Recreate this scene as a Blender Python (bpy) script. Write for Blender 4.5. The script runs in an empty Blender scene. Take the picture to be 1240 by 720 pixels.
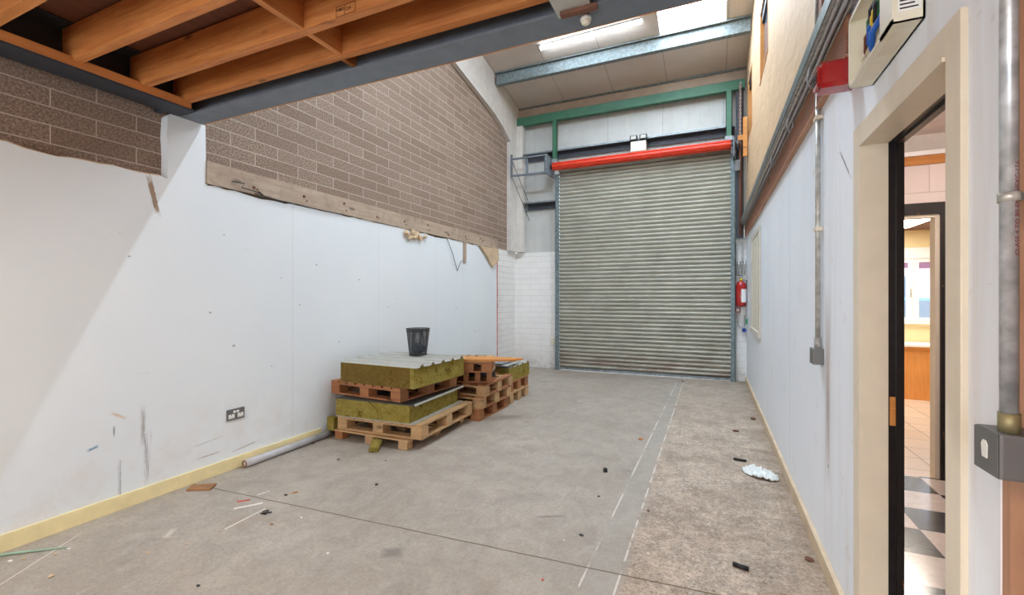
import bpy, bmesh, math, random
from mathutils import Vector, Matrix
random.seed(7)
PI = math.pi
SC = bpy.context.scene
COL = SC.collection

# ------------------------------------------------------------------ colour + materials
def lin(c):
    return tuple(((v/255)/12.92 if v/255 <= .04045 else ((v/255+.055)/1.055)**2.4) for v in c) + (1,)

class G:
    """small node-graph builder"""
    def __init__(s, name):
        s.m = bpy.data.materials.new(name); s.m.use_nodes = True
        s.t = s.m.node_tree; s.t.nodes.clear()
        s.out = s.t.nodes.new('ShaderNodeOutputMaterial')
        s.tc = s.t.nodes.new('ShaderNodeTexCoord')
    def n(s, typ): return s.t.nodes.new(typ)
    def put(s, sock, v):
        if v is None: return
        if hasattr(v, 'is_linked'): s.t.links.new(v, sock)
        else:
            if isinstance(v, tuple) and len(v) == 3 and sock.type == 'RGBA': v = v + (1,)
            sock.default_value = v
    def obj(s): return s.tc.outputs['Object']
    def mapping(s, vec=None, scale=(1,1,1), loc=(0,0,0), rot=(0,0,0)):
        k = s.n('ShaderNodeMapping'); s.put(k.inputs[0], vec or s.obj())
        k.inputs['Location'].default_value = loc; k.inputs['Rotation'].default_value = rot
        k.inputs['Scale'].default_value = scale
        return k.outputs[0]
    def noise(s, scale, detail=4, rough=.6, vec=None, dist=0, col=False):
        k = s.n('ShaderNodeTexNoise'); s.put(k.inputs['Vector'], vec or s.obj())
        k.inputs['Scale'].default_value = scale; k.inputs['Detail'].default_value = detail
        k.inputs['Roughness'].default_value = rough; k.inputs['Distortion'].default_value = dist
        return k.outputs['Color' if col else 'Fac']
    def vor(s, scale, vec=None, rnd=1):
        k = s.n('ShaderNodeTexVoronoi'); s.put(k.inputs['Vector'], vec or s.obj()); k.inputs['Scale'].default_value = scale
        k.inputs['Randomness'].default_value = rnd
        return k.outputs['Distance']
    def wave(s, scale, vec=None, dist=0, axis='X', detail=2, dscale=1):
        k = s.n('ShaderNodeTexWave'); s.put(k.inputs['Vector'], vec or s.obj()); k.bands_direction = axis
        k.inputs['Scale'].default_value = scale; k.inputs['Distortion'].default_value = dist
        k.inputs['Detail'].default_value = detail; k.inputs['Detail Scale'].default_value = dscale
        return k.outputs['Fac']
    def ramp(s, v, a, b, ca=(0,0,0,1), cb=(1,1,1,1)):
        k = s.n('ShaderNodeValToRGB'); s.put(k.inputs[0], v)
        e = k.color_ramp.elements; e[0].position = a; e[1].position = b; e[0].color = ca; e[1].color = cb
        return k.outputs[0]
    def mr(s, v, a, b, c=0., d=1.):
        k = s.n('ShaderNodeMapRange'); s.put(k.inputs[0], v)
        for i, q in enumerate((a, b, c, d)): k.inputs[i+1].default_value = q
        return k.outputs[0]
    def ma(s, op, a, b=None, c=None):
        k = s.n('ShaderNodeMath'); k.operation = op; s.put(k.inputs[0], a); s.put(k.inputs[1], b)
        if c is not None: s.put(k.inputs[2], c)
        return k.outputs[0]
    def mix(s, f, a, b, mode='MIX'):
        k = s.n('ShaderNodeMix'); k.data_type = 'RGBA'; k.blend_type = mode
        s.put(k.inputs[0], f); s.put(k.inputs[6], a); s.put(k.inputs[7], b)
        return k.outputs[2]
    def xyz(s, vec=None):
        k = s.n('ShaderNodeSeparateXYZ'); s.put(k.inputs[0], vec or s.obj()); return k.outputs
    def comb(s, x, y, z):
        k = s.n('ShaderNodeCombineXYZ')
        for i, v in enumerate((x, y, z)): s.put(k.inputs[i], v)
        return k.outputs[0]
    def line(s, c, pos, w):          # soft line mask at coordinate == pos
        return s.mr(s.ma('ABSOLUTE', s.ma('SUBTRACT', c, pos)), w*.5, w, 1., 0.)
    def spot(s, u, v, cu, cv, ru, rv, ang=0., soft=.35, jag=None):
        du = s.ma('SUBTRACT', u, cu); dv = s.ma('SUBTRACT', v, cv)
        ca, sa = math.cos(ang), math.sin(ang)
        a = s.ma('ADD', s.ma('MULTIPLY', du, ca/ru), s.ma('MULTIPLY', dv, sa/ru))
        b = s.ma('ADD', s.ma('MULTIPLY', du, -sa/rv), s.ma('MULTIPLY', dv, ca/rv))
        d = s.ma('MAXIMUM', s.ma('ABSOLUTE', a), s.ma('ABSOLUTE', b))
        if jag is not None: d = s.ma('ADD', d, s.ma('MULTIPLY', s.ma('SUBTRACT', jag, .5), 1.2))
        return s.mr(d, 1-soft, 1+soft*.3, 1., 0.)
    def end(s, base, rough=.7, metal=0., bump=None, bs=.3, bd=.01, spec=None, emis=None, es=0., alpha=None, coat=None):
        b = s.n('ShaderNodeBsdfPrincipled')
        s.put(b.inputs['Base Color'], base); s.put(b.inputs['Roughness'], rough); s.put(b.inputs['Metallic'], metal)
        if spec is not None: b.inputs['Specular IOR Level'].default_value = spec
        if coat: b.inputs['Coat Weight'].default_value = coat
        if bump is not None:
            k = s.n('ShaderNodeBump'); s.put(k.inputs['Height'], bump)
            k.inputs['Strength'].default_value = bs; k.inputs['Distance'].default_value = bd
            s.t.links.new(k.outputs[0], b.inputs['Normal'])
        if emis is not None:
            s.put(b.inputs['Emission Color'], emis); b.inputs['Emission Strength'].default_value = es
        if alpha is not None: s.put(b.inputs['Alpha'], alpha)
        s.t.links.new(b.outputs[0], s.out.inputs[0])
        return s.m

def plain(name, c, rough=.6, metal=0., var=.12, vs=8, bs=.15, spec=None, coat=None):
    g = G(name); nz = g.noise(vs, 5)
    c = lin(c)
    d = tuple(v*(1-var) for v in c[:3]) + (1,); e = tuple(min(1, v*(1+var)) for v in c[:3]) + (1,)
    return g.end(g.ramp(nz, .3, .7, d, e), rough, metal, bump=g.noise(vs*12, 3), bs=bs, bd=.002, spec=spec, coat=coat)

def galv(name, c=(150,155,158), rough=.45, metal=.6):
    g = G(name); v = g.noise(26, 3, .5); w = g.noise(3, 4)
    col = g.mix(g.mr(v, .35, .65), lin(tuple(k*.85 for k in c)), lin(tuple(min(255, k*1.08) for k in c)))
    col = g.mix(g.mr(w, .55, .8, 0, .35), col, lin((110,104,96)))
    return g.end(col, rough, metal, bump=v, bs=.08, bd=.002)

def wood(name, ca, cb, axis=0, scale=1., rough=.65, knots=True, wear=0.):
    g = G(name)
    oi = g.n('ShaderNodeObjectInfo')
    off = g.n('ShaderNodeVectorMath'); off.operation = 'SCALE'; off.inputs[3].default_value = 13.
    k = g.comb(oi.outputs['Random'], oi.outputs['Random'], oi.outputs['Random']); g.put(off.inputs[0], k)
    ad = g.n('ShaderNodeVectorMath'); ad.operation = 'ADD'; g.put(ad.inputs[0], g.obj()); g.put(ad.inputs[1], off.outputs[0])
    sc = [34*scale]*3; sc[axis] = 2.2*scale
    v = g.mapping(ad.outputs[0], scale=tuple(sc))
    gr = g.noise(1., 5, .65, vec=v, dist=.6)
    bl = g.noise(2.5, 3, .5, vec=ad.outputs[0])
    col = g.mix(g.mr(gr, .3, .7), lin(ca), lin(cb))
    col = g.mix(g.mr(bl, .35, .7, 0, .35), col, tuple(q*.62 for q in lin(ca)[:3]) + (1,))
    if knots:
        s2 = [7*scale]*3; s2[axis] = 2.6*scale
        kv = g.vor(1., vec=g.mapping(ad.outputs[0], scale=tuple(s2)))
        col = g.mix(g.mr(kv, .06, .15, .85, 0.), col, tuple(q*.25 for q in lin(ca)[:3]) + (1,))
    col = g.mix(g.mr(oi.outputs['Random'], 0, 1, 0, .22), col, lin(tuple(q*.72 for q in ca)))
    if wear:
        col = g.mix(g.mr(g.noise(9, 5, .7, vec=ad.outputs[0]), .5, .7, 0, wear), col, lin((120,104,88)))
    return g.end(col, rough, 0, bump=gr, bs=.2, bd=.002)

def block_mat(name, ca, cb, mortar, painted=False, bw=.45, rh=.1125, uaxis=1, split=None):
    """blockwork on a vertical wall; split=(z) paints it white under that height for far end"""
    g = G(name); x = g.xyz()
    v = g.comb(x[uaxis], x[2], 0.)
    b = g.n('ShaderNodeTexBrick'); g.put(b.inputs['Vector'], v)
    b.inputs['Scale'].default_value = 1.; b.inputs['Brick Width'].default_value = bw; b.inputs['Row Height'].default_value = rh
    b.inputs['Mortar Size'].default_value = .0045 if not painted else .003; b.inputs['Mortar Smooth'].default_value = .3
    b.inputs['Color1'].default_value = lin(ca); b.inputs['Color2'].default_value = lin(cb); b.inputs['Mortar'].default_value = lin(mortar)
    sp = g.noise(70, 4, .8); big = g.noise(1.6, 4)
    if painted:
        col = g.mix(g.mr(big, .45, .75, 0, .25), b.outputs[0], lin((205,200,192)))
        dirt = g.ma('MULTIPLY', g.mr(x[2], 0., .35, 1., 0.), g.mr(g.noise(7, 5, .7), .42, .65))
        col = g.mix(g.ma('MULTIPLY', dirt, .55), col, lin((140,122,100)))
        h = g.ma('ADD', g.ma('MULTIPLY', b.outputs['Fac'], -.8), g.ma('MULTIPLY', sp, .25))
        return g.end(col, .6, 0, bump=h, bs=.7, bd=.006)
    col = g.mix(g.mr(sp, .42, .62), tuple(q*.5 for q in lin(ca)[:3]) + (1,), b.outputs[0])
    col = g.mix(b.outputs['Fac'], col, lin(mortar))
    col = g.mix(g.mr(big, .4, .75, 0, .35), col, tuple(q*.7 for q in lin(ca)[:3]) + (1,))
    h = g.ma('ADD', g.ma('MULTIPLY', b.outputs['Fac'], -.4), g.ma('MULTIPLY', sp, .6))
    return g.end(col, .95, 0, bump=h, bs=.8, bd=.006, spec=.2)

M = {}
def mk_floor():
    g = G('concrete'); x = g.xyz()
    X, Y = x[0], x[1]
    big = g.noise(.9, 5, .6); mid = g.noise(4.5, 6, .7, dist=.8); fine = g.noise(38, 5, .75)
    strk = g.noise(1, 5, .7, vec=g.mapping(scale=(9, 3.2, 1), rot=(0, 0, .5)), dist=1.2)
    base = g.mix(g.mr(big, .3, .7), lin((166,156,143)), lin((192,183,170)))
    base = g.mix(g.mr(mid, .38, .68, 0, .6), base, lin((144,135,124)))
    base = g.mix(g.mr(strk, .5, .75, 0, .5), base, lin((190,184,176)))
    base = g.mix(g.mr(fine, .35, .7, .3, 0.), base, lin((110,103,95)))
    vf = g.noise(90, 4, .8); base = g.mix(g.mr(vf, .53, .64, 0, .5), base, lin((112,102,90)))
    cr = g.noise(1, 6, .8, vec=g.mapping(scale=(14, 5, 1), rot=(0, 0, -.9)), dist=2.); base = g.mix(g.mr(cr, .62, .70, 0, .4), base, lin((212,204,194)))
    base = g.mix(g.mr(g.noise(7, 6, .8, dist=2.), .60, .70, 0, .35), base, lin((122,110,98)))
    stain = g.mr(g.noise(1.7, 5, .65, dist=.5), .6, .72, 0, .3)
    base = g.mix(stain, base, lin((146,120,92)))
    # scabbled strip beside the office wall
    edge = g.ma('ADD', X, g.ma('MULTIPLY', g.ma('SUBTRACT', g.noise(3, 6, .75), .5), .25))
    strip = g.ma('MULTIPLY', g.mr(edge, -.45, -.39), g.mr(Y, 4.5, 7.5, 1., .55))
    comb = g.wave(22, vec=g.mapping(rot=(0, 0, .15)), dist=3.5, axis='Y', detail=3, dscale=2.5)
    pat = g.mr(g.noise(5.5, 6, .75, dist=.4), .38, .62)
    sc = g.mix(pat, lin((156,142,126)), lin((200,182,164)))
    sc = g.mix(g.mr(g.noise(3.1, 6, .8, dist=1.5), .50, .58, 0, .55), sc, base)
    sc = g.mix(g.mr(g.noise(24, 6, .85, dist=1.), .50, .60, 0, .75), sc, lin((220,204,188)))
    sc = g.mix(g.mr(g.noise(55, 5, .85), .52, .60, 0, .75), sc, lin((104,86,70)))
    sc = g.mix(g.ma('MULTIPLY', g.mr(comb, .25, .6, .55, 0.), g.mr(g.noise(2.2, 3), .42, .58)), sc, lin((120,98,82)))
    sc = g.mix(g.mr(g.noise(14, 5, .8), .56, .68, 0, .5), sc, lin((118,98,80)))
    col = g.mix(strip, base, sc)
    # smooth band between the two chalked lines
    band = g.ma('MULTIPLY', g.mr(X, -.60, -.57), g.mr(X, -.44, -.42, 1., 0.))
    col = g.mix(g.ma('MULTIPLY', band, .25), col, lin((160,158,150)))
    # oily darkening near the shutter and the office wall edge
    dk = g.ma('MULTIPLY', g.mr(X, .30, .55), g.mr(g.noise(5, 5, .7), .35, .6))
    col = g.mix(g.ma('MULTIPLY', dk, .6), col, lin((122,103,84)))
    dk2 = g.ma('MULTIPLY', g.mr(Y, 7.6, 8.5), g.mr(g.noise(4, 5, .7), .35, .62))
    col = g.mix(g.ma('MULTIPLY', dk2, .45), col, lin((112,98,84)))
    spk = g.mr(g.vor(7.5), .035, .06, 1., 0.)
    col = g.mix(g.ma('MULTIPLY', spk, g.mr(strip, 0, 1, .25, .8)), col, lin((74,62,52)))
    # chalk lines and saw-cut joint
    br = g.mr(g.noise(2.6, 4, .7), .46, .56)
    l1 = g.ma('MULTIPLY', g.line(g.ma('ADD', X, g.ma('MULTIPLY', Y, -.012)), -.62, .007), br)
    l2 = g.ma('MULTIPLY', g.line(X, -.425, .007), g.mr(g.noise(9, 3, .6), .42, .5))
    col = g.mix(g.ma('MULTIPLY', g.ma('MAXIMUM', l1, l2), .85), col, lin((214,208,200)))
    jw = g.ma('ADD', g.ma('ADD', Y, g.ma('MULTIPLY', X, -.062)), g.ma('MULTIPLY', g.noise(5, 3), .012))
    j = g.line(jw, 2.352, .006)
    j2 = g.ma('MULTIPLY', g.line(g.ma('ADD', X, g.ma('MULTIPLY', Y, .62)), -2.60, .006), g.mr(Y, 1.35, 1.42, 1., 0.))
    col = g.mix(g.ma('MULTIPLY', j, .9), col, lin((92,76,52)))
    col = g.mix(g.ma('MULTIPLY', j2, .9), col, lin((215,208,196)))
    sm = g.spot(X, Y, -.95, 2.75, .10, .012, .5, .6, mid)
    sm2 = g.spot(X, Y, -1.62, 2.0, .06, .05, .5, .6, mid)
    sm3 = g.spot(X, Y, -2.98, 1.62, .06, .02, -.9, .7, mid)
    col = g.mix(g.ma('MULTIPLY', g.ma('MAXIMUM', sm, sm2), .6), col, lin((95,90,84)))
    col = g.mix(g.ma('MULTIPLY', sm3, .6), col, lin((215,208,200)))
    h = g.ma('ADD', g.ma('MULTIPLY', fine, .3), g.ma('MULTIPLY', g.ma('ADD', comb, g.noise(30, 5, .8)), g.ma('MULTIPLY', strip, .7)))
    rough = g.mr(big, .3, .7, .55, .75)
    return g.end(col, g.mix(strip, rough, (0.9,)*3), 0, bump=g.ma('SUBTRACT', h, g.ma('MULTIPLY', j, 2.)), bs=.35, bd=.004)
def mk_plaster():
    g = G('painted_plaster'); x = g.xyz(); U, V = x[1], x[2]
    nz = g.noise(26, 5, .75); big = g.noise(.7, 4)
    col = g.mix(g.mr(big, .3, .7), lin((221,229,234)), lin((229,235,238)))
    st = g.noise(1, 4, .7, vec=g.mapping(scale=(1, 6, 30)))
    def add(col, mask, c, k=1.): return g.mix(g.ma('MULTIPLY', mask, k), col, lin(c))
    jag = g.noise(30, 4, .7)
    # bare plaster scar under the top edge
    col = add(col, g.spot(U, V, 1.865, 2.14, .13, .017, 1.79, .3, jag), (150,124,100), .95)
    # dark rubbed streaks running down to the skirting
    vst = g.mr(g.noise(1, 5, .7, vec=g.mapping(scale=(1, 70, 3))), .40, .62)
    col = add(col, g.ma('MULTIPLY', g.spot(U, V, 1.83, .29, .022, .17, 0, .5, jag), vst), (96,92,88), .85)
    col = add(col, g.ma('MULTIPLY', g.spot(U, V, 1.80, .52, .016, .14, 0, .5, jag), vst), (120,116,112), .7)
    col = add(col, g.ma('MULTIPLY', g.spot(U, V, 1.665, .20, .010, .12, 0, .5, jag), vst), (96,96,96), .8)
    col = add(col, g.spot(U, V, 1.635, .53, .006, .035, 0, .5, jag), (90,90,90), .7)
    col = add(col, g.spot(U, V, 1.66, .63, .05, .010, -.6, .5, jag), (200,170,140), .6)
    col = add(col, g.spot(U, V, 1.525, .452, .028, .009, .3, .5, jag), (70,130,170), .9)
    # diagonal scuffs beside the socket
    col = add(col, g.spot(U, V, 2.24, .285, .12, .004, .10, .6, jag), (170,162,152), .6)
    col = add(col, g.spot(U, V, 2.25, .175, .09, .005, .02, .6, jag), (165,142,120), .7)
    col = add(col, g.spot(U, V, 2.55, .155, .12, .005, .12, .6, jag), (140,120,95), .7)
    
    for cu, cv, r in ((1.72,1.70,.010),(2.37,1.93,.008),(2.26,1.30,.012),(2.45,1.02,.014),(3.3,1.75,.012),(3.9,1.62,.012),(3.1,1.35,.01),(4.4,1.3,.012),(5.0,1.0,.02),(6.0,1.25,.014),(2.9,1.6,.008),(3.6,.95,.01),(6.6,.85,.016),(2.8,.8,.008)):
        col = add(col, g.spot(U, V, cu, cv, r*.9, r*.6, .0, .5, jag), (120,104,88), .75)
    # faint random pencil marks
    fm = g.mr(g.noise(1, 5, .8, vec=g.mapping(scale=(1, 2.2, 12), rot=(.5, 0, 0))), .70, .74, 0, .35)
    col = add(col, fm, (168,160,152))
    # board joints
    for u in (3.02, 4.22, 5.42, 6.2): col = add(col, g.line(U, u, .004), (196,198,200), .45)
    low = g.ma('MULTIPLY', g.mr(V, .1, .7, 1., 0.), g.mr(g.noise(3, 5, .7), .45, .7))
    col = add(col, low, (214,206,198), .7)
    return g.end(col, .62, 0, bump=g.ma('ADD', nz, big), bs=.08, bd=.004)
def mk_whiteboard():
    g = G('white_wall_paint'); x = g.xyz(); U, V = x[1], x[2]
    nz = g.noise(20, 5, .75); big = g.noise(.9, 4)
    col = g.mix(g.mr(big, .3, .7), lin((230,238,247)), lin((240,244,250)))
    jag = g.noise(26, 4, .7)
    def add(col, mask, c, k=1.): return g.mix(g.ma('MULTIPLY', mask, k), col, lin(c))
    for u in (3.98, 5.4): col = add(col, g.line(U, u, .006), (150,150,152), .6)
    drip = g.mr(g.noise(1, 4, .6, vec=g.mapping(scale=(1, 9, .5))), .5, .72, 0, .4)
    col = add(col, g.ma('MULTIPLY', drip, g.mr(U, 2.3, 3.1, 1., .35)), (205,192,184))
    col = add(col, g.spot(U, V, 2.765, .95, .055, .42, 0, .95), (168,148,136), .85)
    col = add(col, g.spot(U, V, 2.755, .72, .012, .20, 0, .6), (150,132,118), .5)
    col = add(col, g.spot(U, V, 2.755, .555, .008, .011, 0, .5, jag), (84,68,54), .9)
    col = add(col, g.mr(g.noise(1, 5, .8, vec=g.mapping(scale=(1, 5, 9), rot=(.7, 0, 0))), .69, .73, 0, .5), (170,164,160))
    col = add(col, g.spot(U, V, 2.44, 2.02, .12, .007, .75, .5, jag), (96,90,86), .8)
    col = add(col, g.mr(g.noise(6, 5, .7), .62, .75, 0, .5), (196,178,164))
    return g.end(col, .5, 0, bump=nz, bs=.08, bd=.004)
def mk_ply():
    g = G('birch_ply'); v = g.mapping(scale=(3, 1.1, 5))
    gr = g.noise(3, 5, .7, vec=v, dist=1.)
    col = g.mix(g.mr(gr, .3, .7), lin((190,156,118)), lin((220,190,152)))
    col = g.mix(g.mr(g.noise(1, 4, .7, vec=g.mapping(scale=(1, 9, .7))), .45, .7, 0, .5), col, lin((202,178,148)))
    col = g.mix(g.mr(g.noise(24, 4, .8), .66, .72, 0, .35), col, lin((140,100,70)))
    x = g.xyz()
    col = g.mix(g.ma('MULTIPLY', g.line(x[1], 5.3, .006), .5), col, lin((120,90,60)))
    return g.end(col, .65, 0, bump=gr, bs=.06, bd=.003)
def mk_clad():
    g = G('wall_cladding_sheet'); x = g.xyz()
    w = g.wave(9.5, vec=g.comb(x[0], 0., 0.), axis='X')
    fl = g.line(g.ma('FRACT', g.ma('ADD', x[0], .3)), .5, .008)
    col = g.mix(g.mr(g.noise(2, 4), .3, .7), lin((180,182,180)), lin((196,198,194)))
    col = g.mix(g.mr(w, .0, .12, .25, 0.), col, lin((150,152,150)))
    col = g.mix(g.ma('MULTIPLY', fl, .5), col, lin((120,120,118)))
    col = g.mix(g.mr(g.noise(1, 4, .7, vec=g.mapping(scale=(10, 1, 1.2))), .5, .75, 0, .4), col, lin((176,168,158)))
    return g.end(col, .5, .0, bump=w, bs=.25, bd=.004)
def mk_roof():
    g = G('roof_liner_sheet'); x = g.xyz()
    fr = g.ma('FRACT', g.ma('DIVIDE', g.ma('ADD', x[0], 20*.96+.724), .96))
    l = g.ma('MAXIMUM', g.mr(fr, 0, .009, 1., 0.), g.mr(fr, .991, 1., 0., 1.))
    w = g.wave(6, vec=g.comb(x[0], 0., 0.), axis='X')
    col = g.mix(g.mr(g.noise(1.3, 4), .3, .7), lin((196,186,176)), lin((208,200,191)))
    col = g.mix(g.ma('MULTIPLY', l, .7), col, lin((95,88,80)))
    col = g.mix(g.mr(w, 0, .15, .12, 0), col, lin((150,142,134)))
    return g.end(col, .5, 0, bump=g.ma('SUBTRACT', w, g.ma('MULTIPLY', l, 3)), bs=.15, bd=.004)
def mk_shutter():
    g = G('shutter_steel'); x = g.xyz()
    gr = g.noise(1, 5, .75, vec=g.mapping(scale=(1.1, 1, 9)))
    col = g.mix(g.mr(g.noise(2.2, 4), .3, .7), lin((166,165,153)), lin((188,187,175)))
    low = g.mr(x[2], .1, 1.8, 1., .15)
    col = g.mix(g.ma('MULTIPLY', g.mr(gr, .42, .62), g.ma('MULTIPLY', low, .6)), col, lin((132,126,112)))
    rust = g.ma('MULTIPLY', g.mr(x[2], .12, .42, 1., 0.), g.mr(g.noise(1, 4, .7, vec=g.mapping(scale=(1.2, 1, 14))), .42, .6))
    col = g.mix(g.ma('MULTIPLY', rust, .7), col, lin((134,106,94)))
    ph = g.ma('FRACT', g.ma('DIVIDE', x[2], .075))
    col = g.mix(g.mr(ph, .0, .12, .8, 0.), col, lin((84,82,74)))  # groove shade of each slat painted into the colour
    return g.end(col, .5, .25, bump=g.noise(20, 4), bs=.05, bd=.003)
def mk_wool(name, a, b, dark=(88,74,22)):
    g = G(name)
    f = g.noise(9, 6, .8, dist=.8); st = g.noise(1, 6, .8, vec=g.mapping(scale=(26, 26, 90)))
    col = g.mix(g.mr(f, .3, .65), lin(a), lin(b))
    col = g.mix(g.mr(st, .4, .7, .5, 0.), col, tuple(q*.55 for q in lin(a)[:3]) + (1,))
    bl = g.ma('MULTIPLY', g.mr(g.noise(7, 5, .8, dist=1.8), .56, .63), .8)
    col = g.mix(bl, col, lin(dark))
    return g.end(col, 1., 0, bump=g.ma('ADD', f, st), bs=.9, bd=.02, spec=.1)
def mk_checker():
    g = G('corridor_vinyl_tiles'); v = g.mapping(loc=(1.505/.338*-1, -4.53/.338, 0), scale=(1/.338, 1/.338, 1))
    x = g.xyz(v)
    k = g.n('ShaderNodeTexChecker'); k.inputs['Scale'].default_value = 1.; g.put(k.inputs[0], g.comb(g.ma('ADD', x[0], 40.), g.ma('ADD', x[1], 40.), .5))
    mar = g.noise(9, 6, .75, dist=2.)
    wht = g.mix(g.mr(mar, .4, .7), lin((206,196,190)), lin((226,216,210)))
    blk = g.mix(g.mr(mar, .5, .75), lin((44,44,50)), lin((92,92,98)))
    col = g.mix(k.outputs['Fac'], blk, wht)
    gx = g.ma('FRACT', g.ma('ADD', x[0], 40.)); gy = g.ma('FRACT', g.ma('ADD', x[1], 40.))
    gl = g.ma('MAXIMUM', g.mr(gx, 0, .02, 1., 0.), g.mr(gy, 0, .02, 1., 0.))
    col = g.mix(g.ma('MULTIPLY', gl, .6), col, lin((50,44,40)))
    return g.end(col, .18, 0, bump=mar, bs=.05, bd=.002)
def mk_roomtile():
    g = G('office_floor_tiles'); x = g.xyz()
    b = g.n('ShaderNodeTexBrick'); g.put(b.inputs['Vector'], g.obj()); b.inputs['Scale'].default_value = 1
    b.inputs['Brick Width'].default_value = .338; b.inputs['Row Height'].default_value = .338; b.offset = 0
    b.inputs['Mortar Size'].default_value = .004
    b.inputs['Color1'].default_value = lin((214,196,176)); b.inputs['Color2'].default_value = lin((222,206,188)); b.inputs['Mortar'].default_value = lin((120,100,84))
    return g.end(b.outputs[0], .3)
def mk_mesh():
    g = G('black_wire_mesh'); x = g.xyz()
    an = g.ma('ARCTAN2', x[1], x[0])
    a = g.ma('ABSOLUTE', g.ma('SINE', g.ma('MULTIPLY', an, 75.)))
    b = g.ma('ABSOLUTE', g.ma('SINE', g.ma('MULTIPLY', x[2], 620.)))
    k = g.ma('MAXIMUM', g.mr(a, .72, .8), g.mr(b, .72, .8))
    return g.end(lin((52,52,56)), .5, .3, alpha=k)
def emit(name, c, s):
    g = G(name); e = g.n('ShaderNodeEmission'); e.inputs[0].default_value = lin(c); e.inputs[1].default_value = s
    g.t.links.new(e.outputs[0], g.out.inputs[0]); return g.m
def glass(name, c, rough=.05, mixf=.25):
    g = G(name); t = g.n('ShaderNodeBsdfTransparent'); t.inputs[0].default_value = lin(c)
    q = g.n('ShaderNodeBsdfGlossy'); q.inputs[1].default_value = rough
    mx = g.n('ShaderNodeMixShader'); mx.inputs[0].default_value = mixf
    g.t.links.new(t.outputs[0], mx.inputs[1]); g.t.links.new(q.outputs[0], mx.inputs[2]); g.t.links.new(mx.outputs[0], g.out.inputs[0])
    return g.m

M['concrete'] = mk_floor()
M['plaster'] = mk_plaster()
M['white'] = mk_whiteboard()
M['ply'] = mk_ply()
M['clad'] = mk_clad()
M['roof'] = mk_roof()
M['shutter'] = mk_shutter()
M['block'] = block_mat('raw_blockwork', (160,138,122), (190,169,152), (198,184,170))
M['blockpaint'] = block_mat('painted_blockwork_side', (232,232,230), (236,236,234), (196,190,184), True, uaxis=1)
M['blockpaintx'] = block_mat('painted_blockwork_end', (232,232,230), (236,236,234), (206,202,198), True, uaxis=0, rh=.1125)
M['corblock'] = block_mat('corridor_blockwork', (224,208,202), (230,216,210), (196,180,174), True, uaxis=0, rh=.225)
M['wool'] = mk_wool('mineral_wool', (156,138,58), (198,182,104))
M['wool_brown'] = mk_wool('weathered_mineral_wool', (128,104,52), (156,132,72))
M['check'] = mk_checker(); M['roomtile'] = mk_roomtile(); M['wire'] = mk_mesh()
M['joist'] = wood('joist_timber', (186,104,46), (232,160,90), axis=0)
M['joisty'] = wood('noggin_timber', (190,112,52), (222,150,84), axis=1)
M['deck'] = wood('floor_deck_board', (112,70,52), (138,90,66), axis=1, scale=.5, knots=False)
M['boardgrey'] = wood('weathered_board', (172,150,130), (200,182,162), axis=1, wear=.5)
M['palletx'] = wood('pallet_wood', (186,146,100), (214,178,132), axis=0, wear=.35)
M['pallety'] = wood('pallet_board', (182,140,94), (212,176,130), axis=1, wear=.35)
M['palletr'] = wood('red_brown_pallet_wood', (156,98,58), (190,130,84), axis=0, wear=.3)
M['palletry'] = wood('red_brown_pallet_board', (156,98,58), (192,134,90), axis=1, wear=.35)
M['orangewood'] = wood('orange_board', (196,124,52), (222,154,80), axis=0)
M['rustwood'] = wood('stained_brown_timber', (112,66,44), (168,112,80), axis=1, wear=.5, scale=.5)
M['brownply'] = wood('brown_ply', (146,108,88), (172,134,112), axis=0, scale=.4, knots=False, wear=.2)
M['boardedge'] = wood('pinkish_board_edge', (176,130,100), (200,156,126), axis=2, knots=False)
M['steel'] = plain('grey_painted_steel', (116,124,134), .55, .2, .12)
M['steeldark'] = plain('dark_painted_steel', (60,64,72), .6, .2, .15)
M['purlin'] = galv('galvanised_purlin', (118,130,132), .55, .2)
M['rail'] = galv('galvanised_rail', (140,150,154), .45, .45)
M['guide'] = galv('guide_rail_steel', (118,134,138), .5, .4)
M['green'] = plain('green_painted_steel', (56,108,82), .5, 0, .15)
M['red'] = plain('red_paint', (214,58,30), .4, 0, .1)
M['redgloss'] = plain('red_plastic', (160,16,18), .25, 0, .06, coat=.5)
M['conduit'] = galv('steel_conduit', (186,184,178), .35, .35)
M['bigpipe'] = galv('galvanised_pipe', (190,194,198), .32, .45)
M['tray'] = galv('cable_tray_steel', (104,116,112), .5, .4)
M['cream'] = plain('cream_gloss_paint', (222,211,190), .4, 0, .05)
M['creamboard'] = plain('cream_skirting_paint', (232,218,168), .5, 0, .08)
M['skirt'] = plain('dusty_skirting_paint', (205,186,158), .6, 0, .16)
M['creamwhite'] = plain('cream_plastic', (226,220,200), .4, 0, .03)
M['framegrey'] = plain('dusty_white_frame', (206,200,188), .6, 0, .1)
M['casew'] = plain('board_lining_white', (206,202,196), .6, 0, .08)
M['fascia'] = plain('pink_grey_fascia', (206,190,176), .7, 0, .12, vs=4)
g = G('chipped_black_paint'); ch = g.noise(1, 5, .75, vec=g.mapping(scale=(22, 22, 7)))
M['black'] = g.end(g.mix(g.mr(ch, .66, .69), g.mix(g.mr(g.noise(30, 4), .3, .7), lin((20,17,18)), lin((36,31,31))), lin((150,104,70))), .3, 0, bump=ch, bs=.2, bd=.002)
M['blackp'] = plain('black_plastic', (24,24,26), .45, 0, .1)
M['greybox'] = plain('grey_metal_clad', (112,112,112), .45, .3, .08)
M['whitep'] = plain('white_plastic', (236,236,232), .4, 0, .03)
M['sheet'] = plain('off_white_sheet_metal', (182,183,176), .45, .1, .08)
M['darksheet'] = plain('dark_sheet_edge', (70,72,70), .5, .3, .1)
M['rusty'] = plain('rusty_steel', (120,82,66), .8, .2, .3)
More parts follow.
